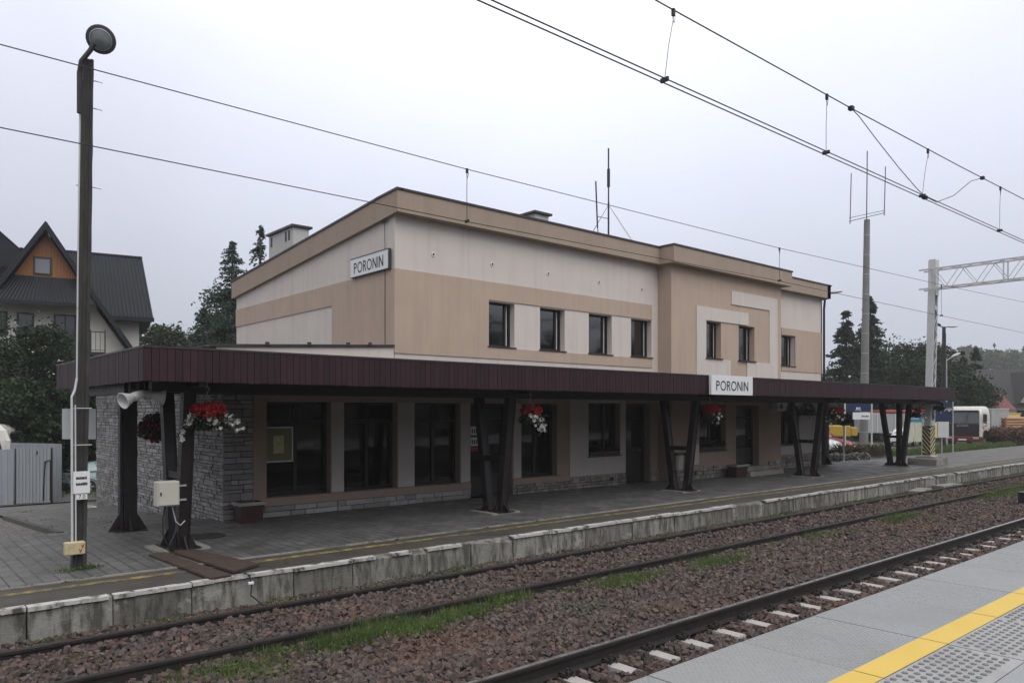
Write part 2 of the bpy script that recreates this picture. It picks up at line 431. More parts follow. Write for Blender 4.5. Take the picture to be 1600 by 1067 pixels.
nz = nt.nodes.new('ShaderNodeTexNoise'); nz.inputs['Scale'].default_value = 1.7; nz.inputs['Detail'].default_value = 5; nz.inputs['Roughness'].default_value = .5
nt.links.new(tc.outputs['Generated'], nz.inputs['Vector'])
mr = nt.nodes.new('ShaderNodeMapRange'); nt.links.new(nz.outputs[0], mr.inputs[0])
dp = nt.nodes.new('ShaderNodeVectorMath'); dp.operation = 'DOT_PRODUCT'; nt.links.new(tc.outputs['Generated'], dp.inputs[0]); dp.inputs[1].default_value = (.70, .58, .42)
dm = nt.nodes.new('ShaderNodeMapRange'); nt.links.new(dp.outputs['Value'], dm.inputs[0])
for i, v_ in enumerate((.80, 1.0, .90, 1.14)): dm.inputs[1+i].default_value = v_
for i, v_ in enumerate((.3, .7, SKYK*.94, SKYK*1.06)): mr.inputs[1+i].default_value = v_
mm = nt.nodes.new('ShaderNodeMath'); mm.operation = 'MULTIPLY'; nt.links.new(mr.outputs[0], mm.inputs[0]); nt.links.new(dm.outputs[0], mm.inputs[1])
sc_ = nt.nodes.new('ShaderNodeVectorMath'); sc_.operation = 'SCALE'
nt.links.new(ra.outputs[0], sc_.inputs[0]); nt.links.new(mm.outputs[0], sc_.inputs['Scale'])
mxw = nt.nodes.new('ShaderNodeMix'); mxw.data_type = 'RGBA'; mxw.inputs[0].default_value = .88
nt.links.new(hs.outputs[0], mxw.inputs[6]); nt.links.new(sc_.outputs[0], mxw.inputs[7])
nt.links.new(mxw.outputs[2], bg.inputs[0]); bg.inputs[1].default_value = .1
sl = bpy.data.lights.new('sun', 'SUN'); sl.energy = 1.3; sl.angle = R(50); sl.color = (1, .97, .93)
so = bpy.data.objects.new('sun', sl); COL.objects.link(so)
sd = Vector((math.sin(R(SUN_AZ))*math.cos(R(SUN_EL)), math.cos(R(SUN_AZ))*math.cos(R(SUN_EL)), math.sin(R(SUN_EL))))
so.rotation_euler = sd.to_track_quat('Z', 'Y').to_euler(); so.location = (0, 0, 60)
scene.view_settings.view_transform = 'Standard'; scene.view_settings.look = 'None'
scene.view_settings.exposure = 0; scene.view_settings.gamma = 1
scene.render.engine = 'CYCLES'
cy = scene.cycles; cy.max_bounces = 6; cy.diffuse_bounces = 3; cy.glossy_bounces = 3; cy.transparent_max_bounces = 12; cy.volume_bounces = 1; cy.use_denoising = True
try: cy.denoiser = 'OPENIMAGEDENOISE'; cy.denoising_input_passes = 'RGB_ALBEDO_NORMAL'
except Exception: pass

# ------------------------------------------------------------------ terrain
def sst(x, a, b):
    t = max(0, min(1, (x-a)/(b-a))); return t*t*(3-2*t)
PZ = .03                                    # platform top
def gz(x, y):
    left = -.06*max(0, min(y, 52)-16.6)
    right = -.004*max(0, min(y, 40)-16) - .22*sst(x, 40, 47)*sst(y, 16.2, 18.5)
    k_ = sst(x, 9, 30); z = left*(1-k_)+right*k_
    return PZ - .035 + z
def ground_z(x, y):
    if y < 11.2: return -.9
    return gz(x, y) - .03
xs = [-500,-300,-150,-80,-40] + [x*2.0 for x in range(-12, 60)] + [130,150,180,220,300,420,600]
ys = [-400,-200,-60,-10, 11.15, 11.25] + [11.5+i*1.5 for i in range(36)] + [70,80,100,130,180,260,400,630]
m = MB(); m.v = [(x, y, ground_z(x, y)) for y in ys for x in xs]
n = len(xs)
for j in range(len(ys)-1):
    for i in range(n-1): m.f.append((j*n+i, j*n+i+1, (j+1)*n+i+1, (j+1)*n+i)); m.m.append(0)
tag(m.build('ground', GROUND, smooth=True), kind='structure')

def drape(x0, x1, y0, y1, step, dz):
    m = MB(); nx = max(1, int((x1-x0)/step)); ny = max(1, int((y1-y0)/step))
    X = [x0+(x1-x0)*i/nx for i in range(nx+1)]; Y = [y0+(y1-y0)*j/ny for j in range(ny+1)]
    m.v = [(x, y, gz(x, y)+dz) for y in Y for x in X]
    for j in range(ny):
        for i in range(nx): m.f.append((j*(nx+1)+i, j*(nx+1)+i+1, (j+1)*(nx+1)+i+1, (j+1)*(nx+1)+i)); m.m.append(0)
    return m
# far (station) platform: paved part, asphalt edge strip, yellow line
m = MB(); m.box(-25, 37.5, 12.15, 17.05, -.5, PZ)
tag(m.build('platform_paving', PAVERS), kind='structure')
m = MB(); m.box(-25, 160, 11.0, 12.15, -.5, PZ-.012)
tag(m.build('platform_edge_strip', ASPH), kind='structure')
m = MB(); m.box(37.5, 160, 12.15, 16.4, -.5, PZ-.006)
tag(m.build('asphalt_platform', ASPH2), kind='structure')
m = MB()
random.seed(3); x = -25
yc = 0
while x < 48:
    L = random.uniform(.5, 1.4); yn = yc*.8 + random.uniform(-.02, .02)
    m.quad((x,11.64+yc,PZ-.008),(x+L,11.64+yn,PZ-.008),(x+L,11.80+yn,PZ-.008),(x,11.80+yc,PZ-.008)); x += L; yc = yn
tag(m.build('yellow_line', WORNY), kind='structure')
m = MB(); m.box(-25, 37.4, 12.06, 12.15, PZ-.02, PZ+.006)
tag(m.build('paving_kerb', CONC), kind='structure')
# pavement beside the stone wall, kerb, cobbles
tag(drape(3.12, 6.1, 17.05, 30, .5, .03).build('pavement', PAVERS, smooth=True), kind='structure')
tag(drape(-30, 3.0, 17.05, 31.5, .6, -.022).build('cobbled_yard', COBBLE, smooth=True), kind='structure')
tag(drape(-30, 30, 31.5, 44.5, 1.0, .008).build('road', ROAD, smooth=True), kind='structure')
tag(drape(37.5, 62, 16.4, 17.4, .7, .02).build('path', ROAD, smooth=True), kind='structure')
tag(drape(33, 58, 19.2, 40, 1.0, .012).build('car_park', ROAD, smooth=True), kind='structure')
m = MB(); Y = 17.0
while Y < 23.2:
    z = gz(3.05, Y+.5)
    m.add([(3.0,Y+.01,z-.2),(3.12,Y+.01,z-.2),(3.12,Y+.99,z-.26),(3.0,Y+.99,z-.26),(3.0,Y+.01,z+.11),(3.12,Y+.01,z+.11),(3.12,Y+.99,z+.05),(3.0,Y+.99,z+.05)],
          [(0,3,2,1),(4,5,6,7),(0,1,5,4),(1,2,6,5),(2,3,7,6),(3,0,4,7)]); Y += 1
tag(m.build('pavement_kerb', KERBD), kind='structure')

# ------------------------------------------------------------------ platform wall (old concrete slabs)
m = MB(); mp = MB(); random.seed(21); x = -25
while x < 130:
    L = random.choice((.95, 1.0, 1.0, 1.45, 1.5)) * (1 if x < 40 else 2)
    dy = random.uniform(-.018, .018); dz = random.uniform(-.014, .006); tl = random.uniform(-.012,.012)
    g = random.uniform(.004, .013)
    broke = random.random() < .16
    zt = PZ + dz
    a, b = x+g, x+L-g
    m.add([(a,10.84+dy,-.62),(b,10.84+dy+tl,-.62),(b,11.01,-.62),(a,11.01,-.62),(a,10.87+dy,zt-.03),(b,10.87+dy+tl,zt-.03-(.07 if broke else 0)),(b,11.01,zt-.008),(a,11.01,zt-.008)],
          [(0,3,2,1),(4,5,6,7),(0,1,5,4),(1,2,6,5),(2,3,7,6),(3,0,4,7)])
    # painted lip, chipped in pieces
    xx = a
    while xx < b-.05:
        l2 = min(random.uniform(.12, .5), b-xx); 
        if random.random() > (.75 if broke else .08):
            d2 = random.uniform(-.008, .012)
            mp.box(xx, xx+l2-.002, 10.825+dy+d2, 10.965+random.uniform(-.02,.02), zt-.045+random.uniform(-.006,.004), zt+.004)
        xx += l2
    x += L
pw = m.build('platform_wall', KERB); tag(pw, 'low weathered concrete wall edging the old platform beside the rails', 'platform wall')
mp.build('painted_lip', KERBPAINT, pw)

# ------------------------------------------------------------------ ballast
from mathutils import noise as mn
def bz(x, y):
    if y < 4.75: z = -.19
    elif y < 5.35: z = -.212
    elif y < 6.1: z = -.178
    elif y < 7.2: z = -.178 - .20*sst(y, 6.1, 7.2)
    elif y < 10.4: z = -.38 + .02*math.sin(y*2)
    else: z = -.40 - .03*(y-10.4)
    return z + .022*mn.noise(Vector((x*.9, y*.9, 0))) + .012*mn.noise(Vector((x*3, y*3, 5)))
XS = [-8+i*.4 for i in range(120)] + [40+i*2 for i in range(1, 52)]
YS = [2.9+i*.2 for i in range(41)]
m = MB(); m.v = [(x, y, bz(x, y)) for y in YS for x in XS]; n = len(XS)
for j in range(len(YS)-1):
    for i in range(n-1): m.f.append((j*n+i, j*n+i+1, (j+1)*n+i+1, (j+1)*n+i)); m.m.append(0)
tag(m.build('ballast_bed', BALBED, smooth=True), kind='structure')
CF = [(0,3,2,1),(4,5,6,7),(0,1,5,4),(1,2,6,5),(2,3,7,6),(3,0,4,7)]
CV = np.array([(-1,-1,-1),(1,-1,-1),(1,1,-1),(-1,1,-1),(-1,-1,1),(1,-1,1),(1,1,1),(-1,1,1)], float)
def rotmats(n, rng):
    q = rng.normal(size=(n,4)); q /= np.linalg.norm(q, axis=1)[:,None]; a,b,c,d = q.T
    return np.stack([np.stack([1-2*(c*c+d*d),2*(b*c-a*d),2*(b*d+a*c)],1), np.stack([2*(b*c+a*d),1-2*(b*b+d*d),2*(c*d-a*b)],1), np.stack([2*(b*d-a*c),2*(c*d+a*b),1-2*(b*b+c*c)],1)],1)
SL0, SLS = 6.48, .62
def scatter(x0, x1, dens, s0, s1, rng, y0=3.0, y1=10.82):
    n = int((x1-x0)*(y1-y0)*dens); X = rng.uniform(x0,x1,n); Y = rng.uniform(y0,y1,n)
    ph = (X-SL0+SLS/2) % SLS - SLS/2
    keep = ~((np.abs(ph) < .12) & (Y > 4.84) & (Y < 5.4)) & (np.abs(Y-5.33) > .085) & (np.abs(Y-10.03) > .07) & (np.abs(Y-8.57) > .07) & (np.abs(Y-3.83) > .08)
    X, Y = X[keep], Y[keep]; n = len(X)
    S = rng.uniform(s0, s1, n) * np.where(Y > 10.1, .75, 1)
    V = CV[None] * rng.uniform(.55, 1.15, (n,8,3)) * rng.uniform(.6, 1.1, (n,1,3)) * (S/2)[:,None,None]
    V = np.einsum('nij,nkj->nki', rotmats(n, rng), V)
    Z = np.array([bz(a, b) for a, b in zip(X, Y)]) + S*.18 + rng.uniform(-.25, .42, n)*S
    V += np.stack([X,Y,Z],1)[:,None,:]
    return V
m = MB()
for a in ((.2, 8, 430, .042, .082), (8, 16, 340, .045, .085), (16, 30, 190, .05, .09), (30, 60, 60, .06, .10)):
    m.solids_np(scatter(*a, RNG), CF)
tag(m.build('ballast_stones', BSTONE), kind='stuff')

# ------------------------------------------------------------------ rails and sleepers
def railprof(y, zt, sc=1.0):
    P = [(-.075,-.172),(.075,-.172),(.075,-.160),(.012,-.140),(.010,-.050),(.036,-.040),(.036,-.010),(.026,0),(-.026,0),(-.036,-.010),(-.036,-.040),(-.010,-.050),(-.012,-.140),(-.075,-.160)]
    return [(y+a*sc, zt+b*sc) for a, b in P]
def rail(y, zt, label, group):
    m = MB(); P = railprof(y, zt); n = len(P)
    xs_ = [-8, 140]
    m.v = [(x, a, b) for x in xs_ for a, b in P]
    for i in range(n):
        j = (i+1) % n; m.f.append((i, j, n+j, n+i)); m.m.append(1 if i == 7 and zt == 0 else 0)
    m.f.append(tuple(range(n-1,-1,-1))); m.m.append(0); m.f.append(tuple(range(n,2*n))); m.m.append(0)
    o = m.build('rail', [RAILSIDE, RAILTOP], loc=(0, y, zt-.172)); return tag(o, label, 'rail', group)
G_R = 'running rails of the two tracks'
rail(5.33, 0, 'tall dark rail with shiny head and clips, nearest to the new grey platform', G_R)
rail(3.83, 0, 'rail tucked out of sight below the edge of the new grey platform', G_R)
rail(10.03, -.25, 'rusty rail running beside the low wall of the old platform', G_R)
rail(8.57, -.25, 'rusty half buried rail with green weeds along it', G_R)
# sleepers of the near track
m = MB()
def slring(y, z, w): return [(-w,y,z-.16),(w,y,z-.16),(w*.86,y,z),(-w*.86,y,z)]
m.loft([slring(-1.3,-.205,.12), slring(-.95,-.185,.14), slring(-.45,-.185,.14), slring(-.3,-.22,.11), slring(.2,-.22,.11), slring(.18,-.24,.09), slring(.205,-.172,.09), slring(.95,-.172,.095), slring(1.3,-.225,.12)])
G_S = 'concrete sleepers of the near track'
sl = thing('sleeper', (SL0, 4.65, 0), 'pale concrete sleeper end showing between the ballast and the shiny near rail', 'sleeper', G_S)
sm_ = m.build('sleeper_body', SLEEPER, sl, local=True)
mb_ = MB(); mb_.box(-.10, .10, .545, .84, -.1725, -.1685); sr = mb_.build('rail_seat', SLEEPRUST, sl, local=True)
for dy in (.68-.105, .68+.105):
    mc = MB(); sg = 1 if dy > .68 else -1
    for sx_ in (-.045, .045):
        mc.tube([(sx_, dy+sg*.06, -.165), (sx_*1.5, dy+sg*.05, -.125), (sx_*1.5, dy-sg*.01, -.118), (sx_, dy-sg*.05, -.14)], .011, 6)
    mc.lathe([(.026,-.18),(.026,-.12),(.018,-.10),(.018,-.085)], (0, dy+sg*.02, 0), n=8)
    mc.box(-.06, .06, dy-.03, dy+.05 if sg > 0 else dy+.03, -.18, -.15)
    mc.build('rail_clip', BLACK, sl, local=True)
for i in range(-6, 62):
    if i == 0: continue
    copy_tree(sl, (SL0+SLS*i, 4.65, 0))
del m

# ------------------------------------------------------------------ near platform
NZ = .76
m = MB(); m2 = MB(); my = MB(); J0, JS = 4.80, 1.05; g = .005
for i in range(-9, 70):
    a, b = J0+JS*i+g, J0+JS*(i+1)-g
    dz = random.uniform(-.002, .002)
    m.add([(a,2.03,NZ-.12),(b,2.03,NZ-.12),(b,3.02,NZ-.12),(a,3.02,NZ-.12),(a,2.03,NZ+dz),(b,2.03,NZ+dz),(b,3.02,NZ+dz),(a,3.02,NZ+dz),(a,3.03,NZ-.112),(b,3.03,NZ-.112),(b,3.03,NZ-.01+dz),(a,3.03,NZ-.01+dz)],
          [(0,3,2,1),(4,5,6,7),(0,1,5,4),(3,8,9,2),(8,11,10,9),(11,7,6,10),(1,2,9,10,6,5),(0,4,7,11,8,3)])
    m2.box(a, b, 1.56, 2.028, NZ-.12, NZ-.001+dz)
    m.box(a, b, -.6, 1.552, NZ-.12, NZ+dz)
    m.box(a, b, -6, -.608, NZ-.12, NZ+dz)
    my.quad((a,2.03,NZ+.004),(b,2.03,NZ+.004),(b,2.22,NZ+.004),(a,2.22,NZ+.004))
bx, by = np.meshgrid(np.arange(2.6, 17.5, .046), np.arange(2.245, 3.01, .023)); bx = bx + np.where((np.round((by-2.245)/.023) % 2) > 0, .023, 0)
ok_ = np.abs((bx-J0+JS/2) % JS - JS/2) > .022; bx, by = bx[ok_], by[ok_]
bv = np.array([(-.017,-.0085,-.003),(.017,-.0085,-.003),(.017,.0085,-.003),(-.017,.0085,-.003),(-.010,-.004,.0034),(.010,-.004,.0034),(.010,.004,.0034),(-.010,.004,.0034)])
m.solids_np(bv[None]+np.stack([bx,by,np.full_like(bx,NZ)],1)[:,None,:], CF)
o = m.build('platform', PLAT); tag(o, kind='structure')
for row in range(7):
    y = 1.985 - row*.056
    for i in range(150):
        x = 3.2 + i*.086 + (.043 if row % 2 else 0)
        if abs((x-J0+JS/2) % JS - JS/2) < .03: continue
        m2.lathe([(.0195,NZ-.001),(.018,NZ+.0055),(.013,NZ+.0085)], (x, y, 0), n=9, m=1)
tag(m2.build('tactile_strip', [PLATSM, STUD]), kind='structure')
tag(my.build('yellow_platform_line', YSTRIPE), kind='structure')
m = MB(); m.box(-9, 90, -6, 2.9, -.9, NZ-.125); tag(m.build('platform_base', CONC), kind='structure')
# ------------------------------------------------------------------ lettering (stroke letters for the station boards, font for small writing)
def stroke_text(m, txt, w_, h_, place, t=.11, mat=0):
    """flat stroke letters in a w_ x h_ box; place(u, v) -> 3D point on the board face"""
    def seg(a, b, th, sc, ox):
        ax, ay = a; bx, by = b; dx, dy = bx-ax, by-ay; L = math.hypot(dx, dy) or 1; nx, ny = -dy/L*th/2, dx/L*th/2
        ex, ey = dx/L*th*.0, dy/L*th*.0
        P = [(ax-ex+nx, ay-ey+ny), (ax-ex-nx, ay-ey-ny), (bx+ex-nx, by+ey-ny), (bx+ex+nx, by+ey+ny)]
        m.poly([place(ox+p[0]*sc, p[1]*sc) for p in P], mat)
    def arc(cx, cy, rx, ry, a0, a1, th, sc, ox, n=18):
        for i in range(n):
            q0 = R(a0+(a1-a0)*i/n); q1 = R(a0+(a1-a0)*(i+1)/n)
            P = [(cx+(rx-th)*math.cos(q0), cy+(ry-th)*math.sin(q0)), (cx+rx*math.cos(q0), cy+ry*math.sin(q0)), (cx+rx*math.cos(q1), cy+ry*math.sin(q1)), (cx+(rx-th)*math.cos(q1), cy+(ry-th)*math.sin(q1))]
            m.poly([place(ox+p[0]*sc, p[1]*sc) for p in P], mat)
    WD = {'P': .58, 'O': .98, 'R': .60, 'N': .78, 'I': .16}
    gap = .14; tot = sum(WD[c] for c in txt) + gap*(len(txt)-1)
    sx_ = w_/tot; x = 0; sc = h_
    for c in txt:
        ox = x*sx_; f = sx_/sc      # horizontal squeeze
        hh = t/2
        if c == 'I': seg((hh*f*1.2, 0), (hh*f*1.2, 1), t, sc, ox)
        if c in 'PR':
            seg((hh, 0), (hh, 1), t, sc, ox)
            r = .27; cx_ = (.58-.27)*f
            seg((hh, 1-hh), (cx_, 1-hh), t, sc, ox); seg((hh, 1-2*r+hh), (cx_, 1-2*r+hh), t, sc, ox)
            arc(cx_, 1-r, .27*f, r, -90, 90, t, sc, ox)
            if c == 'R': seg((.30*f, 1-2*r+hh), (.56*f, 0), t*1.1, sc, ox)
        if c == 'O': arc(.49*f, .5, .49*f, .52, 0, 360, t, sc, ox, 32)
        if c == 'N':
            seg((hh, 0), (hh, 1), t, sc, ox); seg((.78*f-hh, 0), (.78*f-hh, 1), t, sc, ox); seg((hh, 1-hh*.5), (.78*f-hh, hh*.5), t*1.1, sc, ox)
        x += WD[c] + gap
def font_mesh(txt, size, M4, mats, name, parent, ext=.002, align='CENTER'):
    cu = bpy.data.curves.new('t', 'FONT'); cu.body = txt; cu.size = size; cu.extrude = ext; cu.align_x = align; cu.align_y = 'CENTER'; cu.resolution_u = 3
    o = bpy.data.objects.new('t', cu); COL.objects.link(o); bpy.context.view_layer.update()
    me = bpy.data.meshes.new_from_object(o.evaluated_get(bpy.context.evaluated_depsgraph_get()))
    bpy.data.objects.remove(o); bpy.data.curves.remove(cu)
    me.transform(M4); me.transform(Matrix.Translation(-Vector(parent['_o'])))
    me.materials.clear(); me.materials.append(mats); me.name = name
    ob = bpy.data.objects.new(name, me); COL.objects.link(ob); ob.parent = parent; ob['_o'] = list(parent['_o']); return ob
def face_frame(origin, right, up):
    r = Vector(right).normalized(); u = Vector(up).normalized(); n_ = r.cross(u)
    return Matrix(((r.x,u.x,n_.x,origin[0]),(r.y,u.y,n_.y,origin[1]),(r.z,u.z,n_.z,origin[2]),(0,0,0,1)))

# ------------------------------------------------------------------ station building
FY = 16.35; BY = 15.78
B = thing('station_building', (20, FY, PZ), 'long two storey cream and brown station building with stone clad ground floor', 'station')

def facade(m, axis, pos, u0, u1, z0, z1, ops, depth, mat=0, ztop=None):
    """wall plane with openings (a, b, c, d): cells + reveals; axis 'Y' faces -Y, axis 'X' faces -X (u = y)"""
    P = (lambda u, z, d=0: (u, pos+d, z)) if axis == 'Y' else (lambda u, z, d=0: (pos+d, u, z))
    us = sorted({u0, u1, *[o[0] for o in ops], *[o[1] for o in ops]}); zs = sorted({z0, z1, *[o[2] for o in ops], *[o[3] for o in ops]})
    for i in range(len(us)-1):
        for j in range(len(zs)-1):
            uc, zc = (us[i]+us[i+1])/2, (zs[j]+zs[j+1])/2
            if any(o[0] < uc < o[1] and o[2] < zc < o[3] for o in ops): continue
            a = [P(us[i], zs[j]), P(us[i+1], zs[j]), P(us[i+1], zs[j+1]), P(us[i], zs[j+1])]
            m.poly(a if axis == 'Y' else a[::-1], mat)
    for (a, b, c, d) in ops:
        m.poly([P(a,c), P(a,d), P(a,d,depth), P(a,c,depth)], mat); m.poly([P(b,c), P(b,c,depth), P(b,d,depth), P(b,d)], mat)
        m.poly([P(a,d), P(b,d), P(b,d,depth), P(a,d,depth)], mat); m.poly([P(a,c), P(a,c,depth), P(b,c,depth), P(b,c)], mat)

def window(x0, x1, z0, z1, y, mull=(), trans=(), fr=.06, matf=WOODF, gl=GLASS, sill=None, name='window', extra=None):
    m = MB(); t_ = .07
    m.box(x0, x1, y, y+t_, z0, z0+fr); m.box(x0, x1, y, y+t_, z1-fr, z1)
    m.box(x0, x0+fr, y, y+t_, z0+fr, z1-fr); m.box(x1-fr, x1, y, y+t_, z0+fr, z1-fr)
    xs_ = [x0+fr] + [q for c in mull for q in (c-fr*.6, c+fr*.6)] + [x1-fr]
    for c in mull: m.box(c-fr*.6, c+fr*.6, y+.004, y+t_, z0+fr, z1-fr)
    for c in trans:
        for i in range(0, len(xs_), 2): m.box(xs_[i], xs_[i+1], y+.006, y+t_, c-fr*.6, c+fr*.6)
    f = m.build(name, matf, B)
    p = MB(); p.box(x0+fr-.005, x1-fr+.005, y+.035, y+.045, z0+fr-.005, z1-fr+.005); p.build('pane', gl, f)
    if sill:
        s_ = MB(); s_.box(x0-.04, x1+.04, sill-.055, y+.01, z0-.035, z0-.002); s_.build('sill', CAP, f)
    return f

# --- upper storey
UPW = [(13.33,14.30,4.22,5.47),(15.30,16.33,4.22,5.47),(17.39,18.47,4.22,5.47),(19.42,20.49,4.22,5.47)]
m = MB()
facade(m, 'Y', FY, 10.3, 20.83, 2.95, 7.36, UPW, .27)
m.quad((20.83,FY,2.95),(20.83,BY,2.95),(20.83,BY,7.36),(20.83,FY,7.36), 1)
BWN = [(22.79,23.75,4.30,5.60),(24.89,25.97,4.30,5.60)]
facade(m, 'Y', BY, 20.83, 27.9, 2.95, 7.36, BWN, .30, 1)
m.quad((27.9,BY,2.95),(27.9,FY,2.95),(27.9,FY,7.36),(27.9,BY,7.36), 1)
RW = [(28.93,30.03,4.29,5.55)]
facade(m, 'Y', FY, 27.9, 32.3, 2.95, 7.36, RW, .27)
# left side wall (slopes towards the back), right side, back
def top_z(y): return 7.99 - .088*(y-15.95)
m.poly([(10.3,26.8,2.95),(10.3,FY,2.95),(10.3,FY,7.36),(10.3,26.8,6.42)])
m.poly([(32.3,FY,2.95),(32.3,26.8,2.95),(32.3,26.8,6.42),(32.3,FY,7.36)])
m.quad((32.3,26.8,2.95),(10.3,26.8,2.95),(10.3,26.8,6.42),(32.3,26.8,6.42))
m.build('upper_wall', [CREAM, BROWN], B)
# brown relief fields on the main wall, cream frames on the projecting bay
m = MB(); Pd = .028
def rel(x0, x1, z0, z1, y, p=Pd): m.box(x0, x1, y-p, y+.01, z0, z1)
rel(10.272, 13.33, 3.87, 6.0, FY); rel(13.33, 20.49, 5.50, 6.0, FY); rel(13.33, 20.49, 3.87, 4.18, FY)
m.box(10.272, 10.31, FY+.01, 19.63, 3.6, 6.0); m.box(10.272, 10.31, 19.63, 26.8, 5.395, 6.0)
m.build('render_field', BROWN, B); m = MB()
rel(30.03, 32.3, 4.07, 5.85, FY); rel(28.93, 30.03, 5.57, 5.85, FY); rel(28.93, 30.03, 4.07, 4.25, FY)
m.build('render_field', BROWN, B)
m = MB()
rel(22.22, 22.79, 2.96, 6.09, BY, .035); rel(22.79, 25.50, 5.63, 6.09, BY, .035); rel(22.79, 24.32, 2.96, 4.26, BY, .035)
m.build('relief_frame', CREAM, B); m = MB()
rel(24.38, 27.6, 6.33, 6.83, BY, .035); rel(27.0, 27.6, 2.96, 6.33, BY, .035); rel(25.42, 27.0, 2.96, 4.26, BY, .035)
m.build('relief_frame', CREAM, B)
for (a, b, c, d) in UPW+RW: window(a, b, c, d, FY+.20, (a+(b-a)*.80,), (), .055, gl=GLASSUP, sill=FY)
for (a, b, c, d) in BWN: window(a, b, c, d, BY+.22, (a+(b-a)*.80,), (), .055, gl=GLASSUP, sill=BY-.03)
for (a, b, c, d) in UPW+RW+BWN:
    y = (FY+.20 if a < 22 or a > 28 else BY+.22); ms = MB(); xq = a+(b-a)*.80
    ms.box(xq+.045, xq+.075, y+.004, y+.03, c+.06, d-.06); ms.build('sash_line', WHITEDIRTY, B)
# curtains behind the upper panes
for (a, b, c, d) in UPW+RW+[(p,q,r,s) for p,q,r,s in BWN]:
    y = (FY if a < 22 or a > 28 else BY) + .33; mc = MB(); n = 22
    pts = [(a-.1+(b-a+.2)*i/n, y+.008*math.sin(i*1.9)) for i in range(n+1)]
    for i in range(n): mc.quad((*pts[i], c-.1), (*pts[i+1], c-.1), (*pts[i+1], d+.1), (*pts[i], d+.1))
    mc.build('curtain', MATS.get('curtain_cloth') or mk('curtain_cloth', (.34,.38,.43), .95, .25, 3), B)
# parapet (projects .3 over the wall), capping, roof
m = MB(); c_ = MB(); PB = 7.36
def par(x0, x1, y0, y1, zb, zt, cap=.03):
    m.box(x0, x1, y0, y1, zb, zt); c_.box(x0-cap, x1+cap, y0-cap, y1+cap, zt, zt+.055)
par(10.30, 20.80, 16.05, 16.6, PB, 7.90); par(20.55, 28.2, 15.46, 16.6, PB-.004, 7.915); par(28.2, 32.6, 16.05, 16.6, PB, 7.90)
# side parapets follow the roof fall
def sidepar(x0, x1):
    ys_ = [(16.05,7.90,7.36),(17.0,7.84,7.27),(26.95,6.98,6.40)]
    for i in range(2):
        (ya,ta,ba),(yb,tb,bb) = ys_[i], ys_[i+1]
        m.add([(x0,ya,ba),(x1,ya,ba),(x1,yb,bb),(x0,yb,bb),(x0,ya,ta),(x1,ya,ta),(x1,yb,tb),(x0,yb,tb)], CF)
        c_.add([(x0-.03,ya-.03,ta),(x1+.03,ya-.03,ta),(x1+.03,yb+.03,tb),(x0-.03,yb+.03,tb),(x0-.03,ya-.03,ta+.055),(x1+.03,ya-.03,ta+.055),(x1+.03,yb+.03,tb+.055),(x0-.03,yb+.03,tb+.055)], CF)
sidepar(10.18, 10.297); sidepar(32.303, 32.6)
m.build('parapet', PARA, B); c_.build('capping', CAP, B)
m = MB(); m.quad((10.2,16.4,7.60),(32.4,16.4,7.60),(32.4,26.9,6.7),(10.2,26.9,6.7)); m.build('roof', ROOFFELT, B)
# chimneys
def chimney(x0, x1, y0, y1, z0, z1, slots):
    m = MB(); m.bev(x0, x1, y0, y1, z0, z1, .015); ch = m.build('chimney', CHIM, B)
    c_ = MB(); c_.box(x0-.09, x1+.09, y0-.09, y1+.09, z1, z1+.07); c_.build('cap', CAP, ch)
    s_ = MB()
    for ya, yb in slots: s_.box(x0-.006, x0+.02, ya, yb, z1-.42, z1-.08)
    if slots: s_.build('vent_slot', BLACK, ch)
chimney(11.3, 11.88, 24.35, 26.35, 6.3, 8.68, ((24.6,24.74),(24.86,25.0),(26.05,26.19)))
chimney(17.45, 18.1, 18.9, 19.9, 7.0, 9.12, ())
# round vents with white collars
for x in (11.47, 13.47, 15.64, 17.86, 19.98):
    m = MB(); m.lathe([(.032,-.002),(.055,-.002),(.055,-.022),(.034,-.022)], (x, FY, 6.5), (0,1,0), 14, caps=False); v_ = m.build('vent_collar', WHITE, B)
    m = MB(); m.lathe([(.034,-.006),(.001,-.006)], (x, FY, 6.5), (0,1,0), 14, caps=False); m.build('vent_hole', BLACK, v_)
# lightning conductor and downpipe
m = MB(); m.tube([(10.24,16.75,7.6),(10.24,16.75,7.3),(10.255,16.75,6.6),(10.255,16.75,4.0)], .008, 5); m.tube([(10.255,16.6,7.25),(10.255,16.9,7.22)],.012,5); m.build('lightning_wire', WIRE, B)
m = MB(); m.tube([(32.36,16.2,7.3),(32.36,16.24,6.9),(32.36,16.24,PZ)], .05, 8); m.build('downpipe', STEELB, B)

# --- single storey extension on the left: sloped front roof edge
m = MB()
zr = lambda x: 3.84 + (x-5.9)*.0535
m.add([(5.85,FY,2.95),(10.27,FY,2.95),(10.27,FY+.3,2.95),(5.85,FY+.3,2.95),(5.85,FY,zr(5.85)-.05),(10.27,FY,zr(10.27)-.05),(10.27,FY+.3,zr(10.27)-.05),(5.85,FY+.3,zr(5.85)-.05)], CF)
m.build('extension_fascia', CREAM, B)
m = MB(); m.add([(5.7,FY-.06,zr(5.7)-.05),(10.26,FY-.06,zr(10.26)-.05),(10.26,27.6,zr(10.26)-.05),(5.7,27.6,zr(5.7)-.05),(5.7,FY-.06,zr(5.7)),(10.26,FY-.06,zr(10.26)),(10.26,27.6,zr(10.26)),(5.7,27.6,zr(5.7))], CF)
for x in (6.9, 7.9, 8.9, 9.5):
    m.box(x, x+.09, FY-.09, FY-.061, zr(x)-.03, zr(x)+.05)
m.build('extension_roof', CAP, B)
m = MB(); m.box(5.55, 5.84, FY-.03, 27.5, 3.45, 3.78); m.build('eave_board', BOARDS, B)

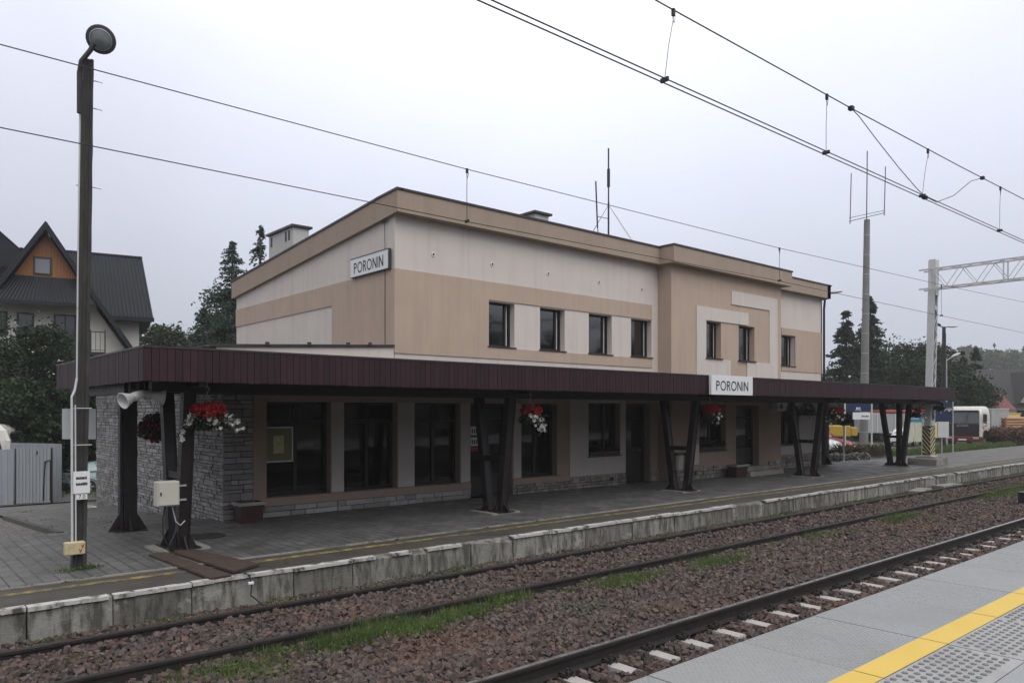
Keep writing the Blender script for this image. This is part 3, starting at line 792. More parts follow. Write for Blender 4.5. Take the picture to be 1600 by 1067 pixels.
# --- ground floor
GW = [(6.94,8.53,.47,2.62),(8.87,10.37,.47,2.62),(10.88,12.35,.47,2.62),(14.55,16.0,.47,2.62),(17.36,18.86,.99,2.66)]
GD = [(12.69,14.21,PZ,2.62),(19.13,20.42,PZ,2.66)]
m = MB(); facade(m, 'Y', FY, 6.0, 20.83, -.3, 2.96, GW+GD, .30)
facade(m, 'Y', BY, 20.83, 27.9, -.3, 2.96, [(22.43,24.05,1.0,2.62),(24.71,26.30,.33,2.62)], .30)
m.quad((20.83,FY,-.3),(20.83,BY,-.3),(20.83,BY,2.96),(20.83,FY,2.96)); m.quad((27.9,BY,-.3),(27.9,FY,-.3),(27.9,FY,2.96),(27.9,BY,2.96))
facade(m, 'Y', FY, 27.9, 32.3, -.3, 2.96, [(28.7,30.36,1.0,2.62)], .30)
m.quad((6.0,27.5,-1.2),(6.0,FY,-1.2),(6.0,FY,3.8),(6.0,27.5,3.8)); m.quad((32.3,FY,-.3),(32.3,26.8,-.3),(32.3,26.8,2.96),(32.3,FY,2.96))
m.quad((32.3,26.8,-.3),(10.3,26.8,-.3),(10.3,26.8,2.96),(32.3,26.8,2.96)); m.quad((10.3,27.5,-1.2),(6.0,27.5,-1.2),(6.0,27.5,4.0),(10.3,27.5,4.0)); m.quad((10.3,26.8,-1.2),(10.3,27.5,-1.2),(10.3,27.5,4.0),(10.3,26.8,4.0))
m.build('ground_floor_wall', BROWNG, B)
m = MB()
def rel2(x0, x1, z0, z1, y=FY, p=.02): m.box(x0, x1, y-p, y+.01, z0, z1)
for a, b in ((8.53,8.87),(10.37,10.88),(12.35,12.69),(14.24,14.55)):
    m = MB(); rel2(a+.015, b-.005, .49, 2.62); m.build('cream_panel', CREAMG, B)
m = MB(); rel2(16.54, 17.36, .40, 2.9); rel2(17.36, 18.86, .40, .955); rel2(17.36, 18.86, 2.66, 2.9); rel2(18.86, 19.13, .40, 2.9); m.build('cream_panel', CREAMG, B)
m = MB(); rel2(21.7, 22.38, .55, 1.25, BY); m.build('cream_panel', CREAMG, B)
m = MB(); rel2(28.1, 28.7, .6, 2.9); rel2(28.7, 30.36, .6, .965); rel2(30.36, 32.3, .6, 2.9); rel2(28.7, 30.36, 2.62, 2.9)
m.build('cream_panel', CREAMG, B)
m = MB()
m.box(6.64, 12.69, FY-.05, FY+.01, .29, .47); m.box(6.64, 6.94, FY-.05, FY+.01, .471, 2.95); m.build('sill_band', BROWNG, B)
m = MB(); m.box(14.21, 16.5, FY-.05, FY+.01, .30, .47)
m.build('sill_band', BROWNG, B)
for i, (a, b, c, d) in enumerate(GW[:4]): window(a, b, c, d, FY+.22, ((a+b)/2,), (2.16,), .075)
window(*GW[4], FY+.2, (17.36+.95,), (), .06, sill=FY)
window(22.43, 24.05, 1.0, 2.62, BY+.2, (23.3,), (), .06, sill=BY)
window(28.7, 30.36, 1.0, 2.62, FY+.2, (29.6,), (), .06, sill=FY)
def door(x0, x1, z0, z1, y, glaz, mull=()):
    m = MB(); f = .09
    m.box(x0, x0+f, y, y+.08, z0, z1); m.box(x1-f, x1, y, y+.08, z0, z1); m.box(x0+f, x1-f, y, y+.08, z1-f, z1); m.box(x0+f, x1-f, y, y+.08, 2.12, 2.2)
    for c in mull: m.box(c-.06, c+.06, y-.003, y+.08, z0, 2.12)
    m.box(x0+f, x1-f, y+.02, y+.06, z0, glaz)
    d = m.build('door', WOODF, B)
    p = MB(); p.box(x0+f, x1-f, y+.035, y+.045, glaz, z1-f); p.build('pane', GLASS, d)
    h = MB(); c = mull[0]-.14 if mull else x1-.25; h.tube([(c, y-.002, 1.05+z0), (c, y-.06, 1.05+z0), (c-.11, y-.06, 1.05+z0)], .012, 6); h.build('handle', GALV, d)
door(12.69, 14.21, PZ, 2.62, FY+.25, .55, (13.45,)); door(19.13, 20.42, PZ, 2.66, FY+.27, 1.2); door(24.71, 26.30, .33, 2.62, BY+.27, 1.0)
# steps in front of the bay door
m = MB(); m.bev(24.6, 26.9, 15.1, BY, PZ-.05, .19, .012); m.bev(24.75, 26.55, 15.42, BY-.001, .19, .335, .012); m.build('step', CONC, B)
# interior partitions so that rooms read as rooms
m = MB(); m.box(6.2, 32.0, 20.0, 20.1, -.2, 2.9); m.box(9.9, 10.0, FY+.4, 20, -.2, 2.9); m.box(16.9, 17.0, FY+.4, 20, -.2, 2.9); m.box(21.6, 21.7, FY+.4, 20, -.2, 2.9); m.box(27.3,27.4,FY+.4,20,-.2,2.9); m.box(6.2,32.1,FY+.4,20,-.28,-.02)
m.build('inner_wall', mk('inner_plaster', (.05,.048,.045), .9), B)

# --- stone cladding: irregular courses of real blocks
def ashlar(m, place, u0, u1, zlow, z1, hs_, ls_, rng, gap=.010, proud=.035):
    z = z1
    zmin = min(zlow(u0), zlow(u1)) - .1
    while z > zmin:
        h = rng.choice(hs_); u = u0
        while u < u1-.01:
            L = min(rng.choice(ls_)*rng.uniform(.7,1.3), u1-u)
            if u1-u-L < .08: L = u1-u
            parts = [(z-h, z)]
            if h > .13 and rng.random() < .42: s_ = rng.uniform(.35,.65)*h; parts = [(z-h, z-h+s_), (z-h+s_, z)]
            for za, zb in parts:
                if zb < zlow(u): continue
                p = proud*rng.uniform(.45, 1.3); g = gap/2; j = lambda: rng.uniform(-.004,.004)
                front = [(u+g+j(),za+g+j()),(u+L-g+j(),za+g+j()),(u+L-g+j(),zb-g+j()),(u+g+j(),zb-g+j())]
                cu_ = (u+L/2, (za+zb)/2)
                vs = [place(a, b, -.012) for a, b in front] + [place(a+(cu_[0]-a)*.02, b+(cu_[1]-b)*.05, p+rng.uniform(-.006,.006)) for a, b in front]
                m.add(vs, [(4,5,6,7),(0,1,5,4),(1,2,6,5),(2,3,7,6),(3,0,4,7)])
            u += L
        z -= h
rg = random.Random(5)
m = MB()
ashlar(m, lambda u, z, p: (6.0-p, u, z), FY-.03, 27.5, lambda u: gz(5.9,u)+.02, 3.5, (.06,.075,.09,.11,.14), (.12,.17,.22,.3,.38), rg, .014)
m.build('stone_cladding', STONE, B)
m = MB()
ashlar(m, lambda u, z, p: (u, FY-p, z), 5.97, 6.64, lambda u: PZ, 2.95, (.08,.1,.13,.18), (.16,.24,.32,.4), rg, .014)
ashlar(m, lambda u, z, p: (u, FY-p, z), 6.64, 12.69, lambda u: PZ, .285, (.13,.26,.12), (.3,.45,.6,.8), rg)
m.build('stone_cladding', STONE, B)
m = MB()
for a, b, y, zt in ((14.21,19.13,FY,.36),(20.44,20.83,FY,.45),(20.83,24.55,BY,.47),(26.95,27.9,BY,.47),(27.9,32.3,FY,.52)):
    m = MB(); ashlar(m, lambda u, z, p, y=y: (u, y-p, z), a, b, lambda u: PZ, zt, (.09,.13,.17), (.14,.2,.28), rg, .016, .04)
    m.build('stone_plinth', PLINTH, B)
for bxs in (((5.996,6.01,FY,27.5,-1.1,3.5),(6.0,12.69,FY-.004,FY+.01,-.05,.29),(5.996,6.64,FY-.004,FY+.01,.29,2.95)),((14.21,19.13,FY-.003,FY+.01,-.05,.35),),((20.85,24.55,BY-.003,BY+.01,-.05,.46),),((26.95,27.88,BY-.003,BY+.01,-.05,.46),),((27.92,32.3,FY-.003,FY+.01,-.05,.51),)):
    m = MB()
    for q in bxs: m.box(*q)
    m.build('mortar_bed', MORTAR, B)
m = MB(); m.box(18.35, 18.50, FY-.055, FY-.02, .17, .29); m.build('vent_grille', BLACK, B); m = MB(); m.box(22.05, 22.2, BY-.06, BY-.02, .2, .33); m.build('vent_grille', BLACK, B)

# poster and notices behind / on the glass
po = MB(); po.box(6.99, 7.62, FY+.13, FY+.15, 1.28, 2.02); q_ = thing('poster_frame', (7.3, FY+.14, 1.28), 'yellow notice in a pale frame behind the leftmost big station window', 'notice board')
po.build('backing', mk('notice_backing', (.16,.155,.08), .8), q_)
po = MB(); po.box(7.17, 7.42, FY+.122, FY+.128, 1.45, 1.85); po.build('paper', POSTER, q_)
po = MB(); po.box(6.97, 7.64, FY+.118, FY+.135, 1.25, 1.28); po.box(6.97, 7.64, FY+.118, FY+.135, 2.02, 2.05); po.box(7.61, 7.64, FY+.118, FY+.135, 1.28, 2.02); po.build('frame', WHITEDIRTY, q_)
po = MB(); po.tube([(7.25,FY+.12,1.66),(7.28,FY+.12,1.68),(7.31,FY+.12,1.65),(7.35,FY+.12,1.66)], .006, 5); po.build('writing', BLACK, q_)
nb = thing('door_notice', (13.0, FY+.235, 1.45), 'two small white notices with a red strip on the dark station door', 'notice')
po = MB(); po.box(12.90, 13.16, FY+.240, FY+.246, 1.74, 1.98); po.box(12.90, 13.16, FY+.240, FY+.246, 1.44, 1.68); po.build('paper', PAPER, nb)
po = MB(); po.box(12.88, 13.18, FY+.238, FY+.245, 1.30, 1.42); po.build('red_strip', REDP, nb)
po = MB()
for (cz) in (1.86, 1.56):
    for k_ in range(3): po.box(12.94+k_*.07, 12.98+k_*.07, FY+.2375, FY+.2395, cz-.07, cz+.05)
po.build('marks', BLACK, nb)
gp = thing('sign_reflection', (9.35, FY+.2, 1.6), 'mottled grey sheet standing in for a sign reflected in the second big station window', 'painted reflection')
po = MB(); po.box(8.98,9.54,FY+.268,FY+.272,1.45,2.08); po.build('sheet', mk('grey_sheet', (.42,.42,.44), .8, .55, 9), gp)  # sheet painted in place of a sign reflected in the pane

# --- ac box under the canopy
a_ = thing('wall_unit', (27.5, BY-.1, 2.45), 'small grey ventilation box on the bay wall beneath the canopy', 'ventilation unit')
m = MB(); m.bev(27.15, 27.85, BY-.28, BY-.03, 2.42, 2.74, .02); m.build('casing', GREYSTEEL, a_)
m = MB(); m.lathe([(.11,-.285),(.11,-.295),(.02,-.295)], (27.42, BY, 2.58), (0,1,0), 14); m.build('fan_grille', BLACK, a_)

# --- station name board on the side wall and on the canopy
sg = thing('station_sign', (10.15, 17.4, 6.0), 'white station name board high on the brown left end wall of the building', 'station sign')
m = MB(); m.box(10.20, 10.265, 16.5, 18.42, 6.02, 6.50); m.build('board', WHITE, sg)
m = MB(); m.box(10.19, 10.268, 16.475, 16.5, 6.0, 6.52); m.box(10.19,10.268,16.5,18.42,6.0,6.02); m.box(10.19,10.268,16.5,18.42,6.50,6.52); m.build('frame', CAP, sg)
m = MB(); stroke_text(m, 'PORONIN', 1.50, .285, lambda u, v: (10.197, 18.24-u, 6.10+v), .14); m.build('lettering', BLACK, sg)
sg = thing('station_sign', (19.05, 12.3, 2.9), 'white station name board on the long maroon canopy edge', 'station sign')
m = MB(); m.box(18.0, 20.1, 12.27, 12.35, 2.87, 3.42); m.build('board', WHITE, sg)
m = MB(); stroke_text(m, 'PORONIN', 1.62, .27, lambda u, v: (18.23+u, 12.266, 2.99+v), .145); m.build('lettering', BLACK, sg)

# --- roof aerials
def aerial(loc, label, f):
    t_ = thing('roof_antenna', loc, label, 'antenna', 'aerials on the station roof'); f(t_); return t_
def a1(t_):
    m = MB(); m.tube([(22.4,20,7.0),(22.4,20,10.6)], .035, 8); m.tube([(22.4,20,10.4),(22.4,20,11.6)], .028, 8); m.build('mast', STEELB, t_)
    m = MB(); m.tube([(22.4,20,11.2),(22.4,20,11.9)], .06, 8); m.tube([(22.4,20,11.9),(22.4,20,12.72)], .032, 6); m.build('whip', BLACK, t_)
    m = MB()
    for p in ((20.3,20.4,7.3),(21.0,21.2,7.3),(26.6,20.2,7.3),(25.0,19.4,7.4)): m.tube([(22.4,20,10.5), p], .007, 4)
    m.build('guy_wire', WIRE, t_)
aerial((22.4,20,7.2), 'tall thin guyed mast aerial standing on the flat station roof', a1)
def a2(t_):
    m = MB(); m.tube([(21.82,20.05,9.5),(21.72,20.05,11.3)], .03, 6); m.build('dipole', BLACK, t_)
    m = MB(); m.tube([(21.8,20.05,9.95),(22.36,20.0,9.95)], .014, 5); m.tube([(21.82,20.05,9.5),(21.5,19.6,7.4)], .01, 4); m.tube([(21.82,20.05,9.5),(22.1,19.7,7.4)], .01, 4); m.build('bracket', WIRE, t_)
aerial((21.8,20.05,7.3), 'short slanted dipole aerial left of the tall roof mast', a2)
# ------------------------------------------------------------------ canopy
CX0, CX1, CY0 = 3.34, 36.6, 12.4; CB, CT = 2.87, 3.385
K = thing('platform_canopy', (20, 13.85, PZ), 'long flat canopy with dark maroon boarded edge on slanted steel legs', 'canopy')
m = MB()
m.box(CX0+.04, CX1-.04, CY0+.04, FY-.29, 3.24, 3.33); m.box(CX0+.04, 5.5, FY-.29, 18.9, 3.24, 3.33); m.box(32.7, CX1-.04, FY-.29, 17.2, 3.24, 3.33)
m.build('roof_deck', ROOFFELT, K)
m = MB()
m.box(CX0+.04, CX1-.04, CY0+.04, BY-.10, 2.95, 3.0); m.box(CX0+.04, 5.85, BY-.10, 18.9, 2.95, 3.0); m.box(5.85, 20.7, BY-.10, FY-.06, 2.95, 3.0); m.box(28.0, 32.2, BY-.10, FY-.06, 2.95, 3.0); m.box(32.6, CX1-.04, BY-.10, 17.2, 2.95, 3.0)
m.build('soffit', SOFFIT, K)
rb = random.Random(2)
def board_row(m, a, b, horiz, fixed, inward):
    s_ = .115; n = int((b-a)/s_)
    s_ = (b-a)/n
    for i in range(n):
        u0, u1 = a+i*s_, a+(i+1)*s_; d = rb.uniform(-.003,.003); zb = CB+rb.uniform(-.006,.006)
        g = .0035
        if horiz: m.add([(u0+g,fixed+d,zb),(u1-g,fixed+d,zb),(u1-g,fixed+.028,zb),(u0+g,fixed+.028,zb),(u0+g,fixed+d,CT),(u1-g,fixed+d,CT),(u1-g,fixed+.028,CT),(u0+g,fixed+.028,CT)], CF)
        else: m.add([(fixed+d,u0+g,zb),(fixed+inward,u0+g,zb),(fixed+inward,u1-g,zb),(fixed+d,u1-g,zb),(fixed+d,u0+g,CT),(fixed+inward,u0+g,CT),(fixed+inward,u1-g,CT),(fixed+d,u1-g,CT)], CF)
m = MB(); board_row(m, CX0, CX1, True, CY0, 0); board_row(m, CY0+.03, 18.95, False, CX0, .028); board_row(m, CY0+.03, 17.2, False, CX1, -.028)
m.build('fascia', BOARDS, K)
m = MB(); m.box(CX0-.01, CX1+.01, CY0-.012, CY0+.12, CT, CT+.03); m.box(CX0-.012, CX0+.12, CY0+.12, 18.95, CT, CT+.03); m.box(CX1-.12, CX1+.012, CY0+.12, 17.2, CT, CT+.03)
m.box(CX0+.03, CX1-.03, CY0+.031, CY0+.10, CB+.02, CT-.01); m.build('edge_trim', CAP, K)
m = MB(); m.box(CX0+.3, CX1-.3, 13.05, 13.22, 2.72, 2.95); m.box(CX0+.3, CX1-.3, 14.30, 14.47, 2.72, 2.95); m.box(CX0+.25, CX0+.42, 14.5, 18.8, 2.72, 2.95)
m.build('roof_beam', STEELB, K)
CREAML = mk('leg_faded_paint', (.05,.042,.040), .6, .25, 5, .2, 50)
def support(x, third=False):
    # two slanted legs from one foot, spread across the platform
    m = MB(); m.box(x-.42, x+.42, 13.35, 14.2, PZ-.02, PZ+.035); f = m.build('support', CONC, K)
    def leg(y0, y1, ex=0):
        l = MB()
        zt = 2.78
        w2, h2 = .10, .075
        l.beam((x+ex, y0, PZ+.03), (x+ex, y1, zt), .16, .15, (0,1,0))
        for q in (-1, 1): l.beam((x+ex+q*w2*.9, y0, PZ+.03), (x+ex+q*w2*.9, y1, zt), .022, .18, (0,1,0))
        # flared foot gussets
        for sx_ in (-1, 1):
            l.prism([(x+ex+sx_*w2, y0-.02, PZ+.036),(x+ex+sx_*(w2+.14), y0-.02, PZ+.036),(x+ex+sx_*w2, y0-.02, PZ+.34)], (0,.04,0))
        l.prism([(x+ex-.012, y0-.30 if y0 < 13.7 else y0+.30, PZ+.036),(x+ex-.012, y0, PZ+.036),(x+ex-.012, y0, PZ+.36)], (.024,0,0))
        l.box(x+ex-.26, x+ex+.26, y0-.2, y0+.19, PZ+.0355, PZ+.05)
        l.build('leg', STEELB, f)
    leg(13.53, 13.2); leg(13.98, 14.38)
    if third: leg(13.755, 13.75, .3)
    l = MB(); l.box(x-.07, x+.07, 13.42, 14.16, 1.25, 1.37); l.build('crossbar', STEELB, f)
    l = MB(); l.box(x-.06, x+.06, 12.5, 15.55, 2.80, 2.95); l.build('cantilever_arm', STEELB, f)
for x, t3 in ((4.26,0),(11.43,0),(18.6,0),(26.15,0),(33.8,1)): support(x, t3)
def post(x, y):
    m = MB(); m.beam((x-.135,y,PZ),(x-.135,y,2.95),.05,.18,(0,1,0)); m.beam((x+.03,y,PZ),(x+.03,y,2.95),.24,.20,(0,1,0)); p = m.build('post', STEELB, K)
    for z in (.75, 1.5, 2.3):
        b_ = MB(); b_.box(x-.165, x+.155, y-.115, y-.101, z, z+.12); b_.build('batten_plate', STEELB, p)
    b_ = MB()
    for sx_ in (-1, 1): b_.prism([(x+sx_*.14, y-.02, PZ),(x+sx_*.36, y-.02, PZ),(x+sx_*.14, y-.02, PZ+.38)], (0,.04,0))
    b_.prism([(x-.02,y-.1,PZ),(x-.02,y-.32,PZ),(x-.02,y-.1,PZ+.36)], (.04,0,0)); b_.box(x-.3, x+.3, y-.28, y+.12, PZ, PZ+.012)
    b_.build('foot_gusset', STEELB, p)
post(4.15, 16.5); post(33.0, 16.5)
# fluorescent fittings under the soffit
G_L = 'tube lamps under the canopy'
def tube_lamp(x, y, along, label):
    t_ = thing('tube_lamp', (x, y, 2.86), label, 'lamp', G_L)
    m = MB(); m.bev(x-.63, x+.63, y-.05, y+.05, 2.89, 2.95, .012) if along else m.bev(x-.05, x+.05, y-.63, y+.63, 2.89, 2.95, .012); m.build('housing', GREYSTEEL, t_)
    m = MB(); m.tube([(x-.58,y,2.87),(x+.58,y,2.87)] if along else [(x,y-.58,2.87),(x,y+.58,2.87)], .019, 8); m.build('tube', WHITE, t_)
tube_lamp(5.75, 13.6, True, 'unlit tube lamp under the canopy right of the white petunia basket')
tube_lamp(14.8, 13.8, True, 'unlit tube lamp under the canopy before the wide brown wall pier')
tube_lamp(22.3, 13.8, True, 'unlit tube lamp under the canopy behind the name board')

# ------------------------------------------------------------------ overhead wires
def sag(p, q, n, s_): return [tuple(Vector(p).lerp(Vector(q), i/n) - Vector((0,0,s_*4*(i/n)*(1-i/n)))) for i in range(n+1)]
OL = thing('overhead_line', (0, 4.65, 5.65), 'thick overhead line with twin contact wires crossing the upper right sky', 'overhead wire')
def msgz(x): return 6.40 + .0011*(x-5)**2 if x < 14 else 6.489 + .022*(x-14)
m = MB(); m.tube([(x, 4.65, msgz(x)) for x in range(-30, 91, 4)], .0072, 6); m.build('messenger_wire', WIRE, OL)
for dy in (-.036, .036):
    m = MB(); m.tube([(x, 4.65+dy, 5.62+.0062*x if x < 20 else 5.744) for x in (-30,-8,4,12,20,40,90)], .0065, 6); m.build('contact_wire', WIRE, OL)
def cz(x): return 5.62+.0062*min(x, 20)
def dropper(par_, xa, xb, y, za, zb, r=.0035):
    m = MB(); m.tube([(xa, y, za), (xa, y, za-.09), ((xa+xb)/2, y+.004, (za+zb)/2), (xb, y, zb)], r, 5)
    m.tube([(xa,y,za),(xa+.03,y,za-.06),(xa+.012,y,za-.13),(xa-.012,y,za-.08)], r, 4)
    m.box(xa-.016, xa+.016, y-.014, y+.014, za-.06, za+.012); m.box(xb-.012, xb+.012, y-.045, y+.045, zb-.012, zb+.03)
    m.build('dropper', WIRE, par_)
for xa, xb in ((2.9,2.8),(6.17,6.03),(9.34,9.32),(12.59,12.37),(15.97,15.93),(19.3,19.25),(23,23)): dropper(OL, xa, xb, 4.65, msgz(xa), cz(xb))
m = MB()
m.tube([(10.01,4.65,msgz(10.01)),(10.2,4.63,6.36),(10.7,4.62,6.17),(11.4,4.61,5.93),(12.1,4.62,5.75),(12.47,4.65,cz(12.47)+.02),(12.9,4.64,5.70),(13.6,4.63,5.93),(14.4,4.63,6.33),(15.02,4.65,msgz(15.02))], .006, 6)
for x, z in ((10.01,msgz(10.01)),(12.47,cz(12.47)),(15.02,msgz(15.02))): m.box(x-.035, x+.035, 4.62, 4.68, z-.025, z+.025)
m.build('jumper_cable', WIRE, OL)
OL2 = thing('overhead_line', (0, 9.3, 5.4), 'thin overhead line passing in front of the station upper storey', 'overhead wire')
P1 = [(-30,6.6),(-8,6.22),(1.14,6.16),(7.16,6.14),(16.38,6.22),(26.27,6.44),(34.73,6.68),(60,6.6),(90,6.6)]
P2 = [(-30,5.3),(1.14,5.31),(7.16,5.33),(16.38,5.45),(26.27,5.45),(34.73,5.48),(60,5.5),(90,5.5)]
m = MB(); m.tube([(x, 9.3, z) for x, z in P1], .0062, 6); m.build('messenger_wire', WIRE, OL2)
m = MB(); m.tube([(x, 9.3, z) for x, z in P2], .0062, 6); m.build('contact_wire', WIRE, OL2)
for x, za, zb in ((-1.2,6.18,5.31),(7.16,6.14,5.33),(16.38,6.22,5.45),(26.27,6.44,5.45)): dropper(OL2, x, x, 9.3, za, zb, .0055)

# ------------------------------------------------------------------ catenary portal
CP = thing('catenary_portal', (36.1, 13.5, PZ), 'grey steel lattice portal over the tracks with striped post foot', 'catenary portal')
px_, py_ = 36.26, 13.36
m = MB(); ZT = 9.15
for sx_ in (-1, 1):
    m.beam((px_+sx_*.25, py_, .40), (px_+.19+sx_*.21, py_-.15, ZT), .022, .27, (0,1,0))
    for sy_ in (-1, 1): m.beam((px_+sx_*.205, py_+sy_*.125, .40), (px_+.19+sx_*.165, py_-.15+sy_*.125, ZT), .07, .020, (0,1,0))
m.box(px_-.28, px_+.28, py_-.26, py_+.26, .38, .42)
z = 2.1; i = 0
while z < 6.9:
    zz = z+.46
    for dy in (-.142, .142): m.beam((px_+.19*z/9+(-.2 if i % 2 else .2), py_-.15*z/9+dy, z), (px_+.19*zz/9+(.2 if i % 2 else -.2), py_-.15*zz/9+dy, zz), .055, .010, (0,1,0))
    z = zz; i += 1
for dy in (-.144, .144):
    for za, zb in ((7.55,9.1),(6.9,7.1),(1.75,2.0)): q = (za+zb)/18; m.box(px_+.19*q-.19, px_+.19*q+.19, py_-.15*q+dy-.006, py_-.15*q+dy+.006, za, zb)
po_ = m.build('post', GREYSTEEL, CP)
# black hazard stripes on the sheet cover of the post foot
m = MB(); m.box(px_-.275, px_+.275, py_-.165, py_+.165, .42, 1.72); m.build('hazard_cover', mk('hazard_cream', (.56,.48,.27), .6, .1, 5), CP)
m = MB()
for i in range(-3, 8):
    z = .45 + i*.20
    def cl(z_): return max(.46, min(1.74, z_))
    m.poly([(px_-.279, py_+.165, cl(z+.42)), (px_-.279, py_-.165, cl(z)), (px_-.279, py_-.165, cl(z+.10)), (px_-.279, py_+.165, cl(z+.52))])
    m.poly([(px_-.275, py_-.169, cl(z)), (px_+.275, py_-.169, cl(z+.36)), (px_+.275, py_-.169, cl(z+.46)), (px_-.275, py_-.169, cl(z+.10))])
m.build('hazard_stripe', BLACK, CP)
m = MB(); m.bev(px_-.75, px_+.2, py_-.62, py_+.62, -.3, .33, .03); m.bev(px_+.35, px_+.8, py_-.5, py_+.5, -.3, .34, .03); m.box(px_-.4, px_+.4, py_-.4, py_+.4, .33, .38); m.build('footing', CONC, CP)
# lattice beam over the tracks
m = MB(); bx_ = px_; yb0, yb1 = py_+.3, -9.0; ZA, ZB = 8.68, 7.83; hw = .28
for dx in (-hw, hw):
    for z in (ZA, ZB): m.beam((bx_+dx, yb0, z), (bx_+dx, yb1, z), .06, .06)
n = 38; st = (yb0-.5-yb1)/n
for i in range(n):
    y0 = yb0-.5-i*st; y1 = y0-st
    for dx in (-hw, hw): m.tube([(bx_+dx, y0, ZB if i % 2 else ZA), (bx_+dx, y1, ZA if i % 2 else ZB)], .016, 5)
    for z in (ZA, ZB): m.tube([(bx_-hw if i % 2 else bx_+hw, y0, z), (bx_+hw if i % 2 else bx_-hw, y1, z)], .018, 4)
for y in (yb0-.45, yb0-3.3, yb0-6.4, yb0-9.5):
    for dx in (-hw, hw): m.tube([(bx_+dx, y, ZB), (bx_+dx, y, ZA)], .03, 5)
m.build('lattice_beam', GREYSTEEL, CP)
m = MB(); 
for dx in (-.16,.16): m.box(px_+dx-.08, px_+dx+.08, -9.3, -8.9, -.8, 9.1)
m.build('post', GREYSTEEL, CP)
m = MB(); m.tube([(px_,9.3,7.83),(px_,9.3,5.5)], .02, 5); m.tube([(px_,4.65,7.83),(px_,4.65,6.95)], .02, 5); m.build('hanger', GALV, CP)

# ------------------------------------------------------------------ concrete pole with lamp (left)
LP = thing('lamp_post', (2.6, 12.98, PZ), 'weathered dark concrete pole with round lamp head and white conduit', 'lamp post')
m = MB(); rg = random.Random(9)
Z0, Z1 = PZ-.05, 7.72; N = 34; rings = []
for i in range(N+1):
    f_ = i/N; z = Z0+(Z1-Z0)*f_; hw = .092-.022*f_; cx_ = 2.575+.11*f_; cy_ = 12.98-.1*f_
    j = lambda: rg.uniform(-.006,.006)
    # H-like prestressed section: flat flanges with a shallow recess on the wide faces
    a = hw; b = hw*.95
    rings.append([(cx_-a+j(),cy_-b+j(),z),(cx_-a*.45,cy_-b+j(),z),(cx_-a*.3,cy_-b*.72,z),(cx_+a*.3,cy_-b*.72,z),(cx_+a*.45,cy_-b+j(),z),(cx_+a+j(),cy_-b+j(),z),(cx_+a+j(),cy_+b+j(),z),(cx_-a+j(),cy_+b+j(),z)])
m.loft(rings); m.build('pole', POLECON, LP)
m = MB()
for z, s_ in ((7.42,.13),(7.0,.12),(5.8,.12)):
    f_ = z/7.7; m.tube([(2.575+.11*f_-.13,12.9,z),(2.575+.11*f_+.13,12.86,z)], .009, 5); m.tube([(2.575+.11*f_+.1,12.86,z),(2.575+.11*f_+.2,12.84,z-.01)], .006, 4)
m.build('bolt', GALV, LP)
m = MB(); m.tube([(2.55,12.78,6.85),(2.55,12.78,7.45),(2.57,12.75,7.62),(2.68,12.70,7.80),(2.72,12.68,7.9)], .035, 8); m.tube([(2.53,12.78,7.33),(2.70,12.95,7.33)], .012, 5); m.build('lamp_arm', STEELB, LP)
# lamp: shallow bowl tilted towards the platform
ax = Vector((-.30,-.80,-.52)).normalized(); c0 = Vector((2.83, 12.72, 8.02))
m = MB(); m.lathe([(.03,-.20),(.10,-.185),(.17,-.10),(.20,-.02),(.208,.025),(.20,.042),(.17,.047)], c0, ax, 24); hd = m.build('lamp_head', mk('lamp_housing', (.075,.078,.086), .5, .15, 5), LP, smooth=True)
m = MB(); m.lathe([(.15,.048),(.15,.056),(.09,.09),(.001,.105)], c0, ax, 24); m.build('lamp_glass', mk('lamp_lens', (.22,.24,.25), .12, .2, 12, .3, 30), hd, smooth=True)
m = MB(); m.lathe([(.153,.046),(.157,.06),(.148,.068),(.143,.054)], c0, ax, 24, caps=False); m.build('lens_ring', GALV, hd)
m = MB(); m.tube([(2.46,12.80,.40),(2.455,12.81,2.62),(2.50,12.83,2.72),(2.53,12.85,2.9)], .017, 8); m.tube([(2.53,12.85,2.9),(2.545,12.86,4.5),(2.57,12.84,6.9)], .012, 6); m.tube([(2.505,12.79,.42),(2.50,12.80,2.5)], .011, 6); m.build('conduit', WHITEDIRTY, LP)
m = MB(); m.bev(2.35, 2.62, 12.72, 12.84, .28, .47, .012); bx = m.build('junction_box', YELLOWBOX, LP)
m = MB(); 
for x, z in ((2.585,.40),(2.555,.335)):
    m.poly([(x,12.716,z-.035),(x+.02,12.716,z+.03),(x+.008,12.716,z+.03),(x-.002,12.716,z),(x-.014,12.716,z+.03),(x-.026,12.716,z+.03)])
m.build('warning_mark', REDP, bx)
m = MB()
for z in (1.9, 2.45): m.tube([(2.45,12.84,z),(2.72,12.80,z)], .008, 5)
m.build('strap', GALV, LP)
pn = thing('pole_sign', (2.62, 12.8, 1.1), 'small white plate with two lines of black print strapped to the lamp pole', 'sign')
m = MB(); m.box(2.47, 2.69, 12.775, 12.785, 1.18, 1.51); m.build('plate', WHITE, pn)
rg = random.Random(3)
for z in (1.395, 1.305):
    x = 2.505; m = MB()
    while x < 2.645:
        w_ = rg.uniform(.008,.018); m.box(x, x+w_, 12.772, 12.7755, z-.004, z+.036*rg.uniform(.75,1.1)); x += w_+.003
    m.build('print_line', BLACK, pn)
nm = thing('pole_number', (2.63, 12.8, 1.0), 'tiny white plate reading 7.0 beneath the printed plate on the pole', 'number plate')
m = MB(); m.box(2.51, 2.655, 12.776, 12.784, 1.09, 1.168); m.build('plate', WHITE, nm)
font_mesh('7.0', .08, face_frame((2.583,12.7745,1.129),(1,0,0),(0,0,1)), BLACK, 'digits', nm, .001)
